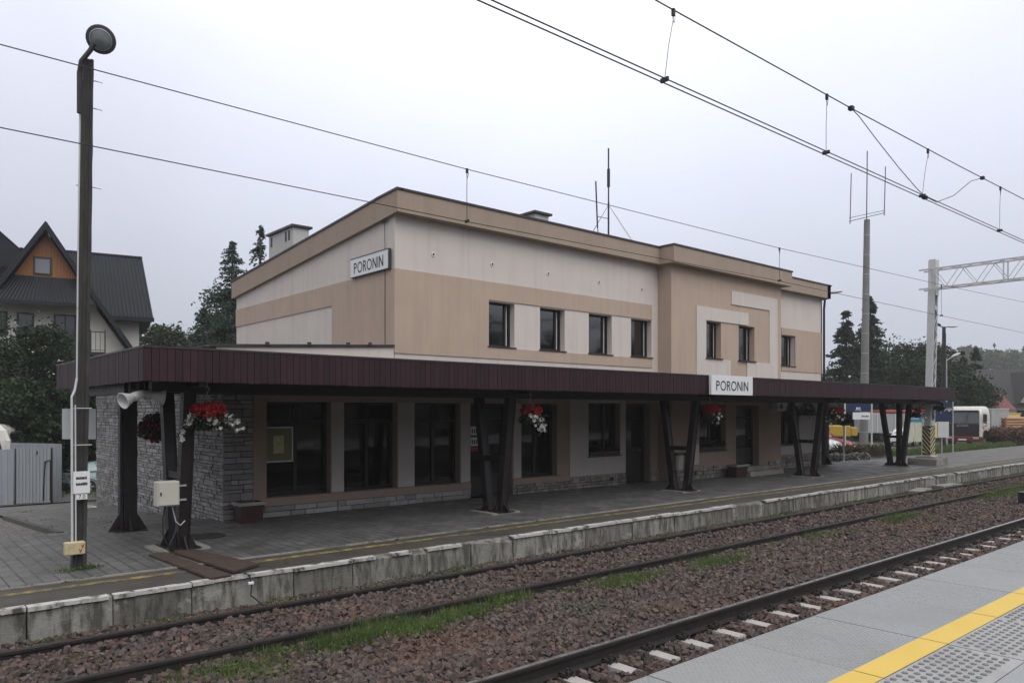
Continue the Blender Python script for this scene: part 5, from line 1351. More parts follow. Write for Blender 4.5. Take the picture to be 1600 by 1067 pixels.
# loose slabs and a track box
G_SB = 'loose slabs below the platform wall'
for (x, y, a, lab) in ((27.6,10.45,.12,'flat grey slab dropped by the rail under the old platform wall, nearer one'),(30.2,10.5,-.1,'flat grey slab dropped by the rail under the old platform wall, farther one')):
    m = MB(); m.bev(-.7,.7,-.22,.22,-.09,.06,.015); o = m.build('loose_slab', CONC, loc=(x,y,-.33), rot=a, local=True); tag(o, lab, 'slab', G_SB)
t_ = thing('track_box', (25.75,6.8,-.36), 'small black trackside box at the right picture edge', 'track box')
m = MB(); m.bev(25.55,25.95,6.6,7.0,-.36,.02,.02); m.build('casing', BLACK, t_); m = MB(); m.bev(25.53,25.97,6.58,7.02,.021,.06,.01); m.build('lid', BLACK, t_)
pp = MB(); 
for i in range(5): pp.quad((6.0+random.random()*.2-.85,25.3+i*.05,gz(5.5,25.3)+.05+.02*i),(5.5,25.2+i*.03,gz(5.5,25.3)+.07),(5.52,25.5,gz(5.5,25.5)+.09),(5.2,25.55,gz(5.5,25.5)+.05+.01*i))
tag(pp.build('litter_paper', PAPER, loc=(5.4,25.4,gz(5.4,25.4))), 'crumpled white paper lying at the foot of the stone side wall', 'litter')

# ------------------------------------------------------------------ signs at the far end of the platform
RT = Vector((.755,-.656,0)); FWd = Vector((.656,.755,0))
def board(m, p, right, w_, z0, z1, th=.05, mat=0):
    p = Vector((p[0], p[1], 0)); r = Vector(right); n_ = Vector((-r.y, r.x, 0))*th/2
    a = p; b = p+r*w_
    vs = [tuple(Vector((q.x,q.y,z))) for z in (z0,z1) for q in (a-n_, b-n_, b+n_, a+n_)]
    m.add(vs, CF, mat)
def posts(m, pts, zb, zt, r=.04):
    for p in pts: m.tube([(p[0],p[1],zb),(p[0],p[1],zt)], r, 8)
def bars(m, p, right, u0, u1, z, h, rg, n_off=-.03):
    p = Vector((p[0], p[1], 0)); r = Vector(right); n_ = Vector((-r.y, r.x, 0)); x = u0
    while x < u1:
        w_ = rg.uniform(.04,.08); q = p+r*x+n_*n_off; s_ = p+r*(x+w_)+n_*n_off
        m.quad((q.x,q.y,z),(s_.x,s_.y,z),(s_.x,s_.y,z+h*rg.uniform(.7,1)),(q.x,q.y,z+h*rg.uniform(.7,1))); x += w_+.025
rg = random.Random(6)
t_ = thing('platform_board', (43.5,20.5,-.2), 'blue over white platform board on two pale posts', 'sign')
m = MB(); posts(m, [(43.45,20.55),(44.62,19.53)], -.3, 2.98, .05); m.build('post', WHITEDIRTY, t_)
m = MB(); board(m, (43.52,20.49), RT, 1.36, 2.36, 2.86); m.build('blue_panel', BLUE, t_)
m = MB(); board(m, (43.80,20.25), RT, .99, 1.92, 2.33); m.build('white_panel', WHITE, t_)
m = MB(); bars(m, (43.52,20.49), RT, .55, .8, 2.50, .14, rg); m.build('lettering', WHITE, t_)
m = MB(); bars(m, (43.52,20.49), RT, .5,.85, 2.44,.03, rg); m.build('lettering', WHITE, t_)
m = MB(); bars(m, (43.80,20.25), RT, .5, .88, 2.06, .1, rg); m.build('lettering', BLACK, t_)
t_ = thing('timetable_board', (44.3,17.2,0), 'two panel timetable board with teal header on grey posts', 'timetable')
P0 = Vector((44.02,17.4,0)); r_ = (Vector((44.62,16.88,0))-P0).normalized(); W_ = .86
m = MB(); posts(m, [tuple(P0-r_*.04), tuple(P0+r_*(W_+.04))], -.25, 2.25, .035); m.build('post', GALV, t_)
m = MB(); board(m, P0, r_, W_, 1.80, 2.2); m.build('header', TEAL, t_)
m = MB(); board(m, P0, r_, W_/2-.02, .72, 1.76); board(m, P0+r_*(W_/2+.02), r_, W_/2-.02, .72, 1.76); m.build('timetable_panel', PALEBOARD, t_)
font_mesh('Poronin', .17, face_frame(P0+r_*.43+Vector((r_.y,-r_.x,0))*.032+Vector((0,0,2.0)), r_, (0,0,1)), WHITE, 'lettering', t_)
t_ = thing('station_board', (49,16.8,0), 'dark blue station board reading Poronin, left of the lorry', 'sign')
P0 = Vector((48.35,17.5,0)); r_ = (Vector((49.6,16.1,0))-P0).normalized(); W_ = 1.05
m = MB(); posts(m, [tuple(P0-r_*.03), tuple(P0+r_*(W_-.02))], -.3, 2.95, .04); m.build('post', GALV, t_)
m = MB(); board(m, P0+r_*.03, r_, W_-.1, 1.72, 2.93); m.build('panel', NAVY, t_)
font_mesh('Poronin', .30, face_frame(P0+r_*.5+Vector((r_.y,-r_.x,0))*.035+Vector((0,0,2.52)), r_, (0,0,1)), WHITE, 'lettering', t_)
t_ = thing('notice_cabinet', (46.8,16.7,0), 'yellow notice boards beside a grey cabinet on thin posts', 'notice board')
P0 = Vector((46.15,17.15,0)); r_ = RT
m = MB(); board(m, P0, r_, .26, .88, 1.76, .1); board(m, P0+r_*.38, r_, .24, .88, 1.76, .1); m.build('yellow_panel', YBOARD, t_)
m = MB(); board(m, P0+r_*.64, r_, .62, .9, 1.80, .16); m.build('cabinet', GREYSTEEL, t_)
m = MB(); posts(m, [tuple(P0+r_*.44), tuple(P0+r_*.9)], -.3, .95, .035); m.build('post', GALV, t_)
# back of a pale board behind the lamp pole
t_ = thing('pale_board', (3.85,19.2,gz(3.85,19.2)), 'pale blank board seen from behind the lamp pole', 'sign')
m = MB(); board(m, (3.55,19.47), RT, .76, 1.78, 2.46, .04); m.build('panel', GREYSTEEL, t_)
m = MB(); posts(m, [(3.83,19.26)], gz(3.83,19.2)-.1, 2.4, .03); m.build('post', GALV, t_)

# ------------------------------------------------------------------ masts and lamps
t_ = thing('radio_mast', (45.3,20.3,-.2), 'tall tapering concrete radio mast with three dipoles on top', 'mast')
m = MB(); m.tube([(45.30,20.30,-.3),(45.45,20.17,13.75)], [.25,.165], 16); m.build('pole', mk('mast_concrete', (.20,.195,.19), .9, .15, 3, .3, 50, streak=.4), t_)
m = MB()
for i in range(1, 12):
    f_ = i/12; m.tube([(45.30+.15*f_,20.30-.13*f_,14*f_-.015),(45.30+.15*f_,20.30-.13*f_,14*f_+.015)], .254-.085*f_, 16)
m.build('strap', GALV, t_)
m = MB(); m.tube([(44.62,20.85,13.65),(46.2,19.5,14.15)], .02, 5); m.tube([(44.62,20.85,13.85),(46.2,19.5,14.30)], .016, 5)
m.tube([(44.66,20.82,13.5),(44.72,20.77,16.5)], .026, 5); m.tube([(46.2,19.49,14.0),(46.26,19.44,16.9)], .026, 5); m.tube([(45.33,20.15,12.6),(45.40,20.13,17.8)], .03, 6); m.build('dipole', STEELB, t_)
def lamp_head(m, c, d, L=.55):
    c = Vector(c); d = Vector(d).normalized(); s_ = d.cross(Vector((0,0,1))).normalized(); u = s_.cross(d)
    rings = []
    for f_, w_, h_ in ((0,.05,.05),(.15,.12,.09),(.5,.16,.11),(.85,.13,.07),(1,.04,.03)):
        p = c+d*L*f_; rings.append([tuple(p+s_*w_*math.cos(q)+u*h_*math.sin(q)*(1 if math.sin(q)>0 else .6)) for q in [2*math.pi*k_/10 for k_ in range(10)]])
    m.loft(rings)
t_ = thing('lamp_post', (33.3,16.9,PZ), 'thin dark lamp post rising at the far corner of the station', 'lamp post')
m = MB(); m.tube([(33.28,16.85,PZ),(33.28,16.85,7.6)], [.075,.05], 8); m.build('pole', POLECON, t_)
m = MB(); m.tube([(33.28,16.85,7.5),(33.35,16.78,7.72),(33.6,16.55,7.78)], .025, 6); m.build('arm', GALV, t_)
m = MB(); lamp_head(m, (33.55,16.6,7.77), (.75,-.66,.14), .62); m.build('lamp_head', GREYSTEEL, t_, smooth=True)
t_ = thing('lamp_post', (54.25,19.1,-.2), 'dark post with two lamp heads right of the portal post', 'lamp post')
m = MB(); m.tube([(54.2,19.1,-.3),(54.25,19.05,7.95)], [.17,.11], 8); m.tube([(54.05,18.9,-.3),(54.05,18.9,7.5)], .05, 6); m.build('pole', POLECON, t_)
m = MB(); m.tube([(53.8,19.5,8.15),(54.25,19.05,7.9),(54.7,18.65,8.0)], .035, 6); m.build('arm', STEELB, t_)
m = MB(); lamp_head(m, (54.1,19.2,8.05), (-.75,.66,.25), .62); m.build('lamp_head', BLACK, t_, smooth=True)
m = MB(); lamp_head(m, (54.5,18.85,7.95), (.75,-.66,.05), .6); m.build('lamp_head', GREYSTEEL, t_, smooth=True)
t_ = thing('lamp_post', (62.0,21.6,-.2), 'single lamp on a slim post lower than the twin lamp', 'lamp post')
m = MB(); m.tube([(62,21.6,-.3),(62,21.6,6.3)], [.08,.05], 8); m.build('pole', GALV, t_)
m = MB(); m.tube([(62,21.6,6.2),(62.4,21.3,6.5)], .03, 6); m.build('arm', GALV, t_)
m = MB(); lamp_head(m, (62.35,21.35,6.48), (.75,-.66,.45), .7); m.build('lamp_head', GREYSTEEL, t_, smooth=True)

# ------------------------------------------------------------------ rock bed at the end of the building
t_ = thing('rock_bed', (37.6,17.6,PZ), 'low rock edged planting bed with dry brown ground cover beyond the canopy post', 'planting bed')
m = MB(); rng = np.random.default_rng(77)
n = 170; X = rng.uniform(34.2,38.4,n); Y = 17.35+rng.normal(size=n)*.22-(X-34.2)*.03; S = rng.uniform(.07,.22,n)
V = CV[None]*rng.uniform(.6,1.1,(n,8,3))*(S/2)[:,None,None]; V = np.einsum('nij,nkj->nki', rotmats(n, rng), V); V += np.stack([X,Y,PZ+.02+rng.uniform(0,.22,n)],1)[:,None,:]
m.solids_np(V, CF); m.build('rocks', ROCK, t_)
m = MB(); rings = []
for f_, w_ in ((0,.05),(.1,.3),(.35,.5),(.7,.5),(.92,.3),(1,.05)):
    x = 37.5+3.4*f_; y = 18.3-1.1*f_
    rings.append([(x,y-w_,PZ+.42-.1*f_),(x,y-w_*.7,PZ+.05),(x,y+w_*.7,PZ+.05),(x,y+w_,PZ+.42-.1*f_)])
m.loft(rings); m.build('trough', BARK, t_)
P = np.stack([rng.uniform(37.6,40.9,900), np.zeros(900), np.zeros(900)],1); P[:,1] = 18.3-1.1*(P[:,0]-37.5)/3.4+rng.normal(size=900)*.3; P[:,2] = PZ+.36+np.abs(rng.normal(size=900))*.12
m = MB(); m.quads_np(leaf_quads(P, .16, rng)); m.build('ground_cover', leafmat('dry_cover', (.05,.045,.022), (.13,.105,.05)), t_)
# ------------------------------------------------------------------ chalet behind the yard
cg = gz(7.63, 46); HZ = lambda z: z-cg
CH = thing('chalet', (7.63, 46.0, cg), 'cream chalet with steep blue grey metal roof and orange timber gable', 'house', rot=R(-12))
def bl(m, name, mat, par_=None, **kw): return m.build(name, mat, par_ or CH, local=True, **kw)
def corr(m, a, b, c, d, n, amp):
    """trapezoid-profile sheet: a-b bottom edge, d-c top edge, ribs run from bottom to top"""
    a, b, c, d = map(Vector, (a,b,c,d)); N = (b-a).cross(d-a).normalized()*amp
    lo, hi = [], []
    for i in range(n):
        for f_, o_ in ((0,0),(.55,0),(.65,1),(.9,1)):
            q = (i+f_)/n; lo.append(tuple(a.lerp(b,q)+N*o_)); hi.append(tuple(d.lerp(c,q)+N*o_))
    lo.append(tuple(b)); hi.append(tuple(c)); k_ = len(lo)
    m.add(lo+hi, [(i,i+1,k_+i+1,k_+i) for i in range(k_-1)])
# body
m = MB(); zb = 0
m.prism([(-4.3,.9,zb),(3.9,.9,zb),(3.9,.9,HZ(5.6)),(.0,.9,HZ(11.5)),(-4.3,.9,HZ(5.0))], (0,6,0))
m.box(-7.5, 4.55, 3.4, 10.5, zb, HZ(7.85)); m.prism([(4.55,3.4,HZ(7.85)),(4.55,10.5,HZ(7.85)),(4.55,7,HZ(11.6))], (-12,0,0))
bl(m, 'wall', CHALET)
# main roof
m = MB()
corr(m, (-1.0,2.5,HZ(7.8)), (5.25,2.5,HZ(7.8)), (4.85,7.0,HZ(12.1)), (-1.0,7.0,HZ(12.1)), 30, .05)
corr(m, (5.25,11.2,HZ(7.8)), (-7.5,11.2,HZ(7.8)), (-7.5,7.0,HZ(12.1)), (4.85,7.0,HZ(12.1)), 40, .05)
corr(m, (5.25,2.5,HZ(7.8)), (5.25,11.2,HZ(7.8)), (4.85,7.05,HZ(12.1)), (4.85,6.95,HZ(12.1)), 20, .04)
m.box(-1, 5.3, 2.42, 2.52, HZ(7.62), HZ(7.86)); m.prism([(5.15,2.5,HZ(7.65)),(5.15,11.1,HZ(7.65)),(-1,11.1,HZ(7.65)),(-1,2.5,HZ(7.65))], (0,0,.06))
m.tube([(-1,7,HZ(12.13)),(4.9,7,HZ(12.13))], .09, 6)
# front gable roof (ridge towards the back), bell-cast rakes
for s_ in (-1, 1):
    pr = [(0,12.32),(s_*1.3,10.22),(s_*2.1,8.95),(s_*4.35,5.45),(s_*5.3,4.15)]
    for (xa,za),(xb,zb_) in zip(pr[:-1], pr[1:]):
        A_ = [(xb,-.1,HZ(zb_)),(xb,7,HZ(zb_)),(xa,7,HZ(za)),(xa,-.1,HZ(za))]
        if s_ < 0: A_ = [A_[1],A_[0],A_[3],A_[2]]
        corr(m, *A_, 18, .04)
# second roof further left
for s_, x_ in ((1,-.2),(-1,-6.4)):
    A_ = [(x_,3.0,HZ(10.2)),(x_,10,HZ(10.2)),(-3.1,10,HZ(12.95)),(-3.1,3.0,HZ(12.95))]
    if s_ < 0: A_ = [A_[1],A_[0],A_[3],A_[2]]
    corr(m, *A_, 18, .05)
# pent roof over the balcony
corr(m, (-2.3,-.35,HZ(8.06)), (2.3,-.35,HZ(8.06)), (1.45,.58,HZ(9.50)), (-1.45,.58,HZ(9.50)), 26, .05)
m.box(-2.3, 2.3, -.37, -.30, HZ(7.92), HZ(8.10))
bl(m, 'roof', ROOFBLUE)
m = MB(); m.poly([(-3.2,3.05,HZ(10.3)),(-.35,3.05,HZ(10.3)),(-3.1,3.05,HZ(12.85)),(-6.3,3.05,HZ(10.3))][::1]); bl(m, 'rear_gable', ROOFBLUE)
# bargeboards and timber gable
m = MB(); mt_ = MB()
for s_ in (-1, 1):
    pr = [(0,12.28),(s_*1.3,10.18),(s_*2.1,8.91),(s_*4.35,5.41),(s_*5.3,4.11)]
    for (xa,za),(xb,zb_) in zip(pr[:-1], pr[1:]):
        m.add([(xa,-.14,HZ(za)),(xb,-.14,HZ(zb_)),(xb,-.14,HZ(zb_-.32)),(xa,-.14,HZ(za-.36)),(xa,-.08,HZ(za)),(xb,-.08,HZ(zb_)),(xb,-.08,HZ(zb_-.32)),(xa,-.08,HZ(za-.36))], CF)
        mt_.add([(xa,-.08,HZ(za-.06)),(xb,-.08,HZ(zb_-.06)),(xb,.9,HZ(zb_-.06)),(xa,.9,HZ(za-.06)),(xa,-.08,HZ(za-.16)),(xb,-.08,HZ(zb_-.16)),(xb,.9,HZ(zb_-.16)),(xa,.9,HZ(za-.16))], CF)
bl(m, 'bargeboard', ROOFBLUE)
bl(mt_, 'eave_soffit', mk('brown_eave_wood', (.12,.06,.035), .7, .2, 5))
m = MB()
for i in range(20):
    x0 = -1.42+i*.142; x1 = x0+.136; f_ = lambda x: 11.85-abs(x)*1.62
    m.add([(x0,.58,HZ(9.48)),(x1,.58,HZ(9.48)),(x1,.58,HZ(max(9.5,f_(x1)))),(x0,.58,HZ(max(9.5,f_(x0)))),(x0,.64,HZ(9.48)),(x1,.64,HZ(9.48)),(x1,.64,HZ(max(9.5,f_(x1)))),(x0,.64,HZ(max(9.5,f_(x0))))], CF)
bl(m, 'timber_gable', ORANGEWOOD)
def cwin(x0, x1, z0, z1, y, mull=None, name='window', gl=None):
    m = MB(); f = .09
    m.box(x0,x1,y-.05,y+.03,z0,z0+f); m.box(x0,x1,y-.05,y+.03,z1-f,z1); m.box(x0,x0+f,y-.05,y+.03,z0+f,z1-f); m.box(x1-f,x1,y-.05,y+.03,z0+f,z1-f)
    if mull: m.box(mull-.04,mull+.04,y-.05,y+.03,z0+f,z1-f)
    w_ = bl(m, name, WOODF); p = MB(); p.box(x0+f,x1-f,y-.02,y-.01,z0+f,z1-f); bl(p, 'pane', gl or DARKGL, w_)
DARKGL = mk('dark_reflective_glass', (.03,.035,.042), .06, .05, 2, 0, spec=.9)
PALEGL = mk('pale_reflective_glass', (.16,.18,.20), .08, .05, 2, 0, spec=.9)
cwin(-.60, .24, HZ(9.6), HZ(10.55), .575, gl=PALEGL)
cwin(.32, 1.36, HZ(5.55), HZ(7.6), .895, .84, 'balcony_door'); cwin(-1.35, -.58, HZ(6.35), HZ(7.6), .895); cwin(-2.6, -1.75, HZ(6.35), HZ(7.6), .895)
cwin(1.9, 2.5, HZ(2.2), HZ(3.6), .895); cwin(-1.2, .2, HZ(2.2), HZ(3.6), .895)
# balcony
m = MB(); m.box(-2.6, 2.75, -.45, .88, HZ(5.36), HZ(5.56)); bc = bl(m, 'balcony', BALC)
m = MB(); m.box(-2.6,2.75,-.44,-.40,HZ(6.60),HZ(6.65)); m.box(-2.6,2.75,-.44,-.40,HZ(5.64),HZ(5.67)); m.box(2.71,2.75,-.40,.88,HZ(6.60),HZ(6.65))
for i in range(26):
    x = -2.55+i*.21; m.tube([(x,-.42,HZ(5.6)),(x,-.47,HZ(5.85)),(x,-.55,HZ(6.0)),(x,-.47,HZ(6.2)),(x,-.42,HZ(6.62))], .013, 4)
m.box(2.0,2.06,-.45,-.39,HZ(5.4),HZ(6.75)); m.box(2.69,2.75,-.45,-.39,HZ(5.4),HZ(6.75)); bl(m, 'railing', BALC, bc)

# ------------------------------------------------------------------ corrugated fence, dark timber fence
def fence_panel(m, p, q, z0, z1, n, amp=.03):
    p = Vector((*p,0)); q = Vector((*q,0)); d = (q-p).normalized(); N = Vector((d.y,-d.x,0))*amp; lo, hi, lo2, hi2 = [], [], [], []
    for i in range(n):
        for f_, o_ in ((0,0),(.4,0),(.5,1),(.9,1)):
            v_ = p.lerp(q,(i+f_)/n)+N*o_; g_ = gz(v_.x,v_.y); lo.append((v_.x,v_.y,g_+z0)); hi.append((v_.x,v_.y,z1))
    k_ = len(lo); back = [(x-N.x*.06,y-N.y*.06,z) for x,y,z in lo+hi]
    m.add(lo+hi, [(i,i+1,k_+i+1,k_+i) for i in range(k_-1)]); m.add(back, [(i+1,i,k_+i,k_+i+1) for i in range(k_-1)])
G_F = 'corrugated sheet fence panels'
t_ = thing('sheet_fence', (2.5,33.6,gz(2.5,33.6)), 'pale grey corrugated fence panel at the left picture edge', 'fence', G_F)
m = MB(); fence_panel(m, (-6,40.9), (4.33,31.97), .02, 1.05, 62); m.build('sheet', FENCE, t_)
t_ = thing('sheet_gate', (4.9,31.5,gz(4.9,31.5)), 'pale grey corrugated gate panel with dark seam, right of the fence', 'gate', G_F)
m = MB(); fence_panel(m, (4.37,31.95), (5.30,31.15), .05, 1.09, 10); m.build('sheet', FENCE, t_)
m = MB(); m.box(5.31,5.36,31.08,31.14,gz(5.4,31)-.02,1.10); m.box(4.335,4.365,31.92,31.97,gz(4.35,31.9),1.08); m.build('frame', STEELB, t_)
m = MB(); g_=gz(5.3,31); 
m.beam((5.10,31.28,g_+.1),(5.15,31.22,.62),.035,.03); m.beam((5.15,31.22,.62),(5.29,31.1,.66),.03,.03); m.beam((5.29,31.1,g_+.1),(5.29,31.1,.66),.035,.03); m.build('hatch_frame', BLACK, t_)
m = MB(); m.box(4.92,5.0,31.40,31.43,.88,.98); m.build('latch', BLACK, t_)
t_ = thing('sheet_fence', (5.4,33.5,gz(5.4,33.5)), 'corrugated fence stretch returning behind the gate panel', 'fence', G_F)
m = MB(); fence_panel(m, (4.6,35.0), (5.95,32.6), .02, 1.18, 18); m.build('sheet', FENCE, t_)
t_ = thing('timber_fence', (8,44.9,gz(8,45)), 'tall dark timber fence behind the parked car', 'fence')
m = MB(); rg = random.Random(4)
for i in range(70):
    x = 3+i*.16; m.box(x, x+.15, 44.9+rg.uniform(-.01,.01), 44.94, gz(x,45)-.02, gz(x,45)+2.3+rg.uniform(-.03,.03))
m.build('planks', mk('black_timber', (.018,.015,.013), .9, .3, 4), t_)

# ------------------------------------------------------------------ cars
def car(loc, rot, paint, label, group=None, lower=None, hatch=True):
    t_ = thing('parked_car', loc, label, 'car', group, rot)
    st_ = [(-2.12,.42,.78,.66),(-2.02,.30,.93,.78),(-1.6,.22,.97,.845),(-.4,.19,.95,.86),(.85,.19,.93,.86),(1.5,.22,.84,.83),(1.95,.27,.71,.74),(2.12,.40,.58,.60)]
    m = MB(); rings = []
    for x, zl, zh, w_ in st_:
        hf = [(w_*.90,zl),(w_,zl+.12),(w_*1.0,zl+(zh-zl)*.55),(w_*.97,zh-.09),(w_*.88,zh-.01),(w_*.4,zh+.015)]
        rings.append([(x,y,z) for y,z in hf]+[(x,-y,z) for y,z in reversed(hf)])
    m.loft(rings)
    lv = [(-1.92,1.02,.80,.93),(-1.62,.62,.755,1.20),(-1.25,.20,.66,1.40),(-1.05,.02,.58,1.445)] if hatch else [(-1.55,1.02,.80,.93),(-1.2,.62,.755,1.2),(-.92,.2,.66,1.4),(-.75,.02,.58,1.445)]
    rg_ = []
    for xa, xb, w_, z in lv: rg_.append([(xa,-w_*.94,z),(xa+.1,-w_,z),(xb-.15,-w_,z),(xb,-w_*.85,z),(xb,w_*.85,z),(xb-.15,w_,z),(xa+.1,w_,z),(xa,w_*.94,z)])
    m.loft(rg_)
    m.build('body', paint, t_, local=True, smooth=True)
    # glass: panes slightly proud of the cabin
    m = MB()
    def Lp(lv_a, lv_b, f): return tuple(a+(b-a)*f for a, b in zip(lv_a, lv_b))
    lo, hi = Lp(lv[0],lv[1],.15), Lp(lv[2],lv[3],.1)
    for s_ in (-1, 1):
        wl, wh = lo[2]+.012, hi[2]+.012
        xm = (lo[0]+lo[1])/2+.1
        for xa, xb, ya, yb in ((lo[0]+.28, xm-.04, hi[0]+.24, xm-.04),(xm+.04, lo[1]-.26, xm+.04, hi[1]-.20)):
            m.add([(xa,s_*wl,lo[3]),(xb,s_*wl,lo[3]),(yb,s_*wh,hi[3]),(ya,s_*wh,hi[3])], [(0,1,2,3) if s_ < 0 else (3,2,1,0)])
    m.add([(lo[1]+.02,-lo[2]*.80,lo[3]),(lo[1]+.02,lo[2]*.80,lo[3]),(hi[1]+.03,hi[2]*.76,hi[3]),(hi[1]+.03,-hi[2]*.76,hi[3])], [(0,1,2,3)])
    m.add([(lo[0]-.02,lo[2]*.86,lo[3]),(lo[0]-.02,-lo[2]*.86,lo[3]),(hi[0]-.03,-hi[2]*.82,hi[3]),(hi[0]-.03,hi[2]*.82,hi[3])], [(0,1,2,3)])
    m.build('windows', DARKGL, t_, local=True)
    for x in (-1.30, 1.32):
        for s_ in (-1, 1):
            m = MB(); m.lathe([(.20,-.10),(.30,-.10),(.315,-.06),(.315,.06),(.30,.095),(.21,.10)], (x,s_*.76,.31), (0,s_,0), 20); w_ = m.build('wheel', RUBBER, t_, local=True, smooth=True)
            m = MB(); m.lathe([(.205,.08),(.19,.10),(.17,.07),(.06,.085),(.03,.11),(.001,.11)], (x,s_*.76,.31), (0,s_,0), 20)
            for k_ in range(5):
                a = k_*2*math.pi/5; m.beam((x+.05*math.cos(a),s_*.855,.31+.05*math.sin(a)),(x+.185*math.cos(a),s_*.855,.31+.185*math.sin(a)),.05,.02,(0,1,0))
            m.build('rim', GALV, w_, local=True)
            m = MB(); m.lathe([(.36,-.02),(.36,.105),(.335,.108),(.335,-.02)], (x,s_*.76,.33), (0,s_,0), 20, caps=False); m.build('wheel_arch', BLACK, t_, local=True)
    for s_ in (-1, 1):
        m = MB(); m.bev(-2.10,-1.93,min(s_*.48,s_*.76),max(s_*.48,s_*.76),.66,.90,.02); m.build('tail_light', REDP, t_, local=True)
        m = MB(); m.bev(1.86,2.06,min(s_*.36,s_*.66),max(s_*.36,s_*.66),.52,.66,.03); m.build('headlight', GALV, t_, local=True)
        m = MB(); m.bev(.62,.78,min(s_*.84,s_*1.0),max(s_*.84,s_*1.0),.93,1.06,.02); m.build('mirror', paint, t_, local=True)
    m = MB(); m.bev(-2.17,-2.0,-.72,.72,.30,.50,.03); m.build('rear_bumper', lower or paint, t_, local=True)
    m = MB(); m.bev(2.0,2.17,-.66,.66,.26,.48,.03); b_ = m.build('front_bumper', lower or paint, t_, local=True); m = MB(); m.box(2.172,2.178,-.55,.55,.28,.36); m.build('air_intake', BLACK, b_, local=True)
    m = MB(); m.bev(2.03,2.10,-.30,.30,.54,.64,.01); m.build('grille', BLACK, t_, local=True)
    m = MB(); m.box(2.18,2.19,-.26,.26,.38,.47); m.box(-2.185,-2.175,-.26,.26,.55,.66); m.build('number_plate', WHITE, t_, local=True)
    return t_
def carpaint(name, col): return mk(name, col, .25, .03, 2, 0, spec=.6)
PB_ = carpaint('pale_teal_paint', (.30,.40,.41)); PW = carpaint('white_car_paint', (.62,.63,.64)); PR = carpaint('red_car_paint', (.22,.018,.028)); PS = carpaint('silver_car_paint', (.32,.33,.34))
car((9.55,41.3,gz(9.5,41.3)+.01), R(12), PB_, 'pale teal car whose rear wheel shows beside the stone clad corner', None, mk('dark_bumper', (.03,.05,.055), .5))
G_C = 'cars parked beyond the station'
car((43.05,22.95,gz(43,22)+.012), R(-84), PW, 'white parked car nearest to the flower post', G_C)
car((46.9,23.9,gz(47,23)+.012), R(-76), PR, 'red parked car nosing out behind the white one', G_C)
car((48.7,27.6,gz(48,27)+.012), R(-80), PS, 'silver parked car roof above the red and white cars', G_C)
car((61.5,24.3,gz(61,24)+.012), R(190), PW, 'white car facing the platform behind the three legged support', G_C)

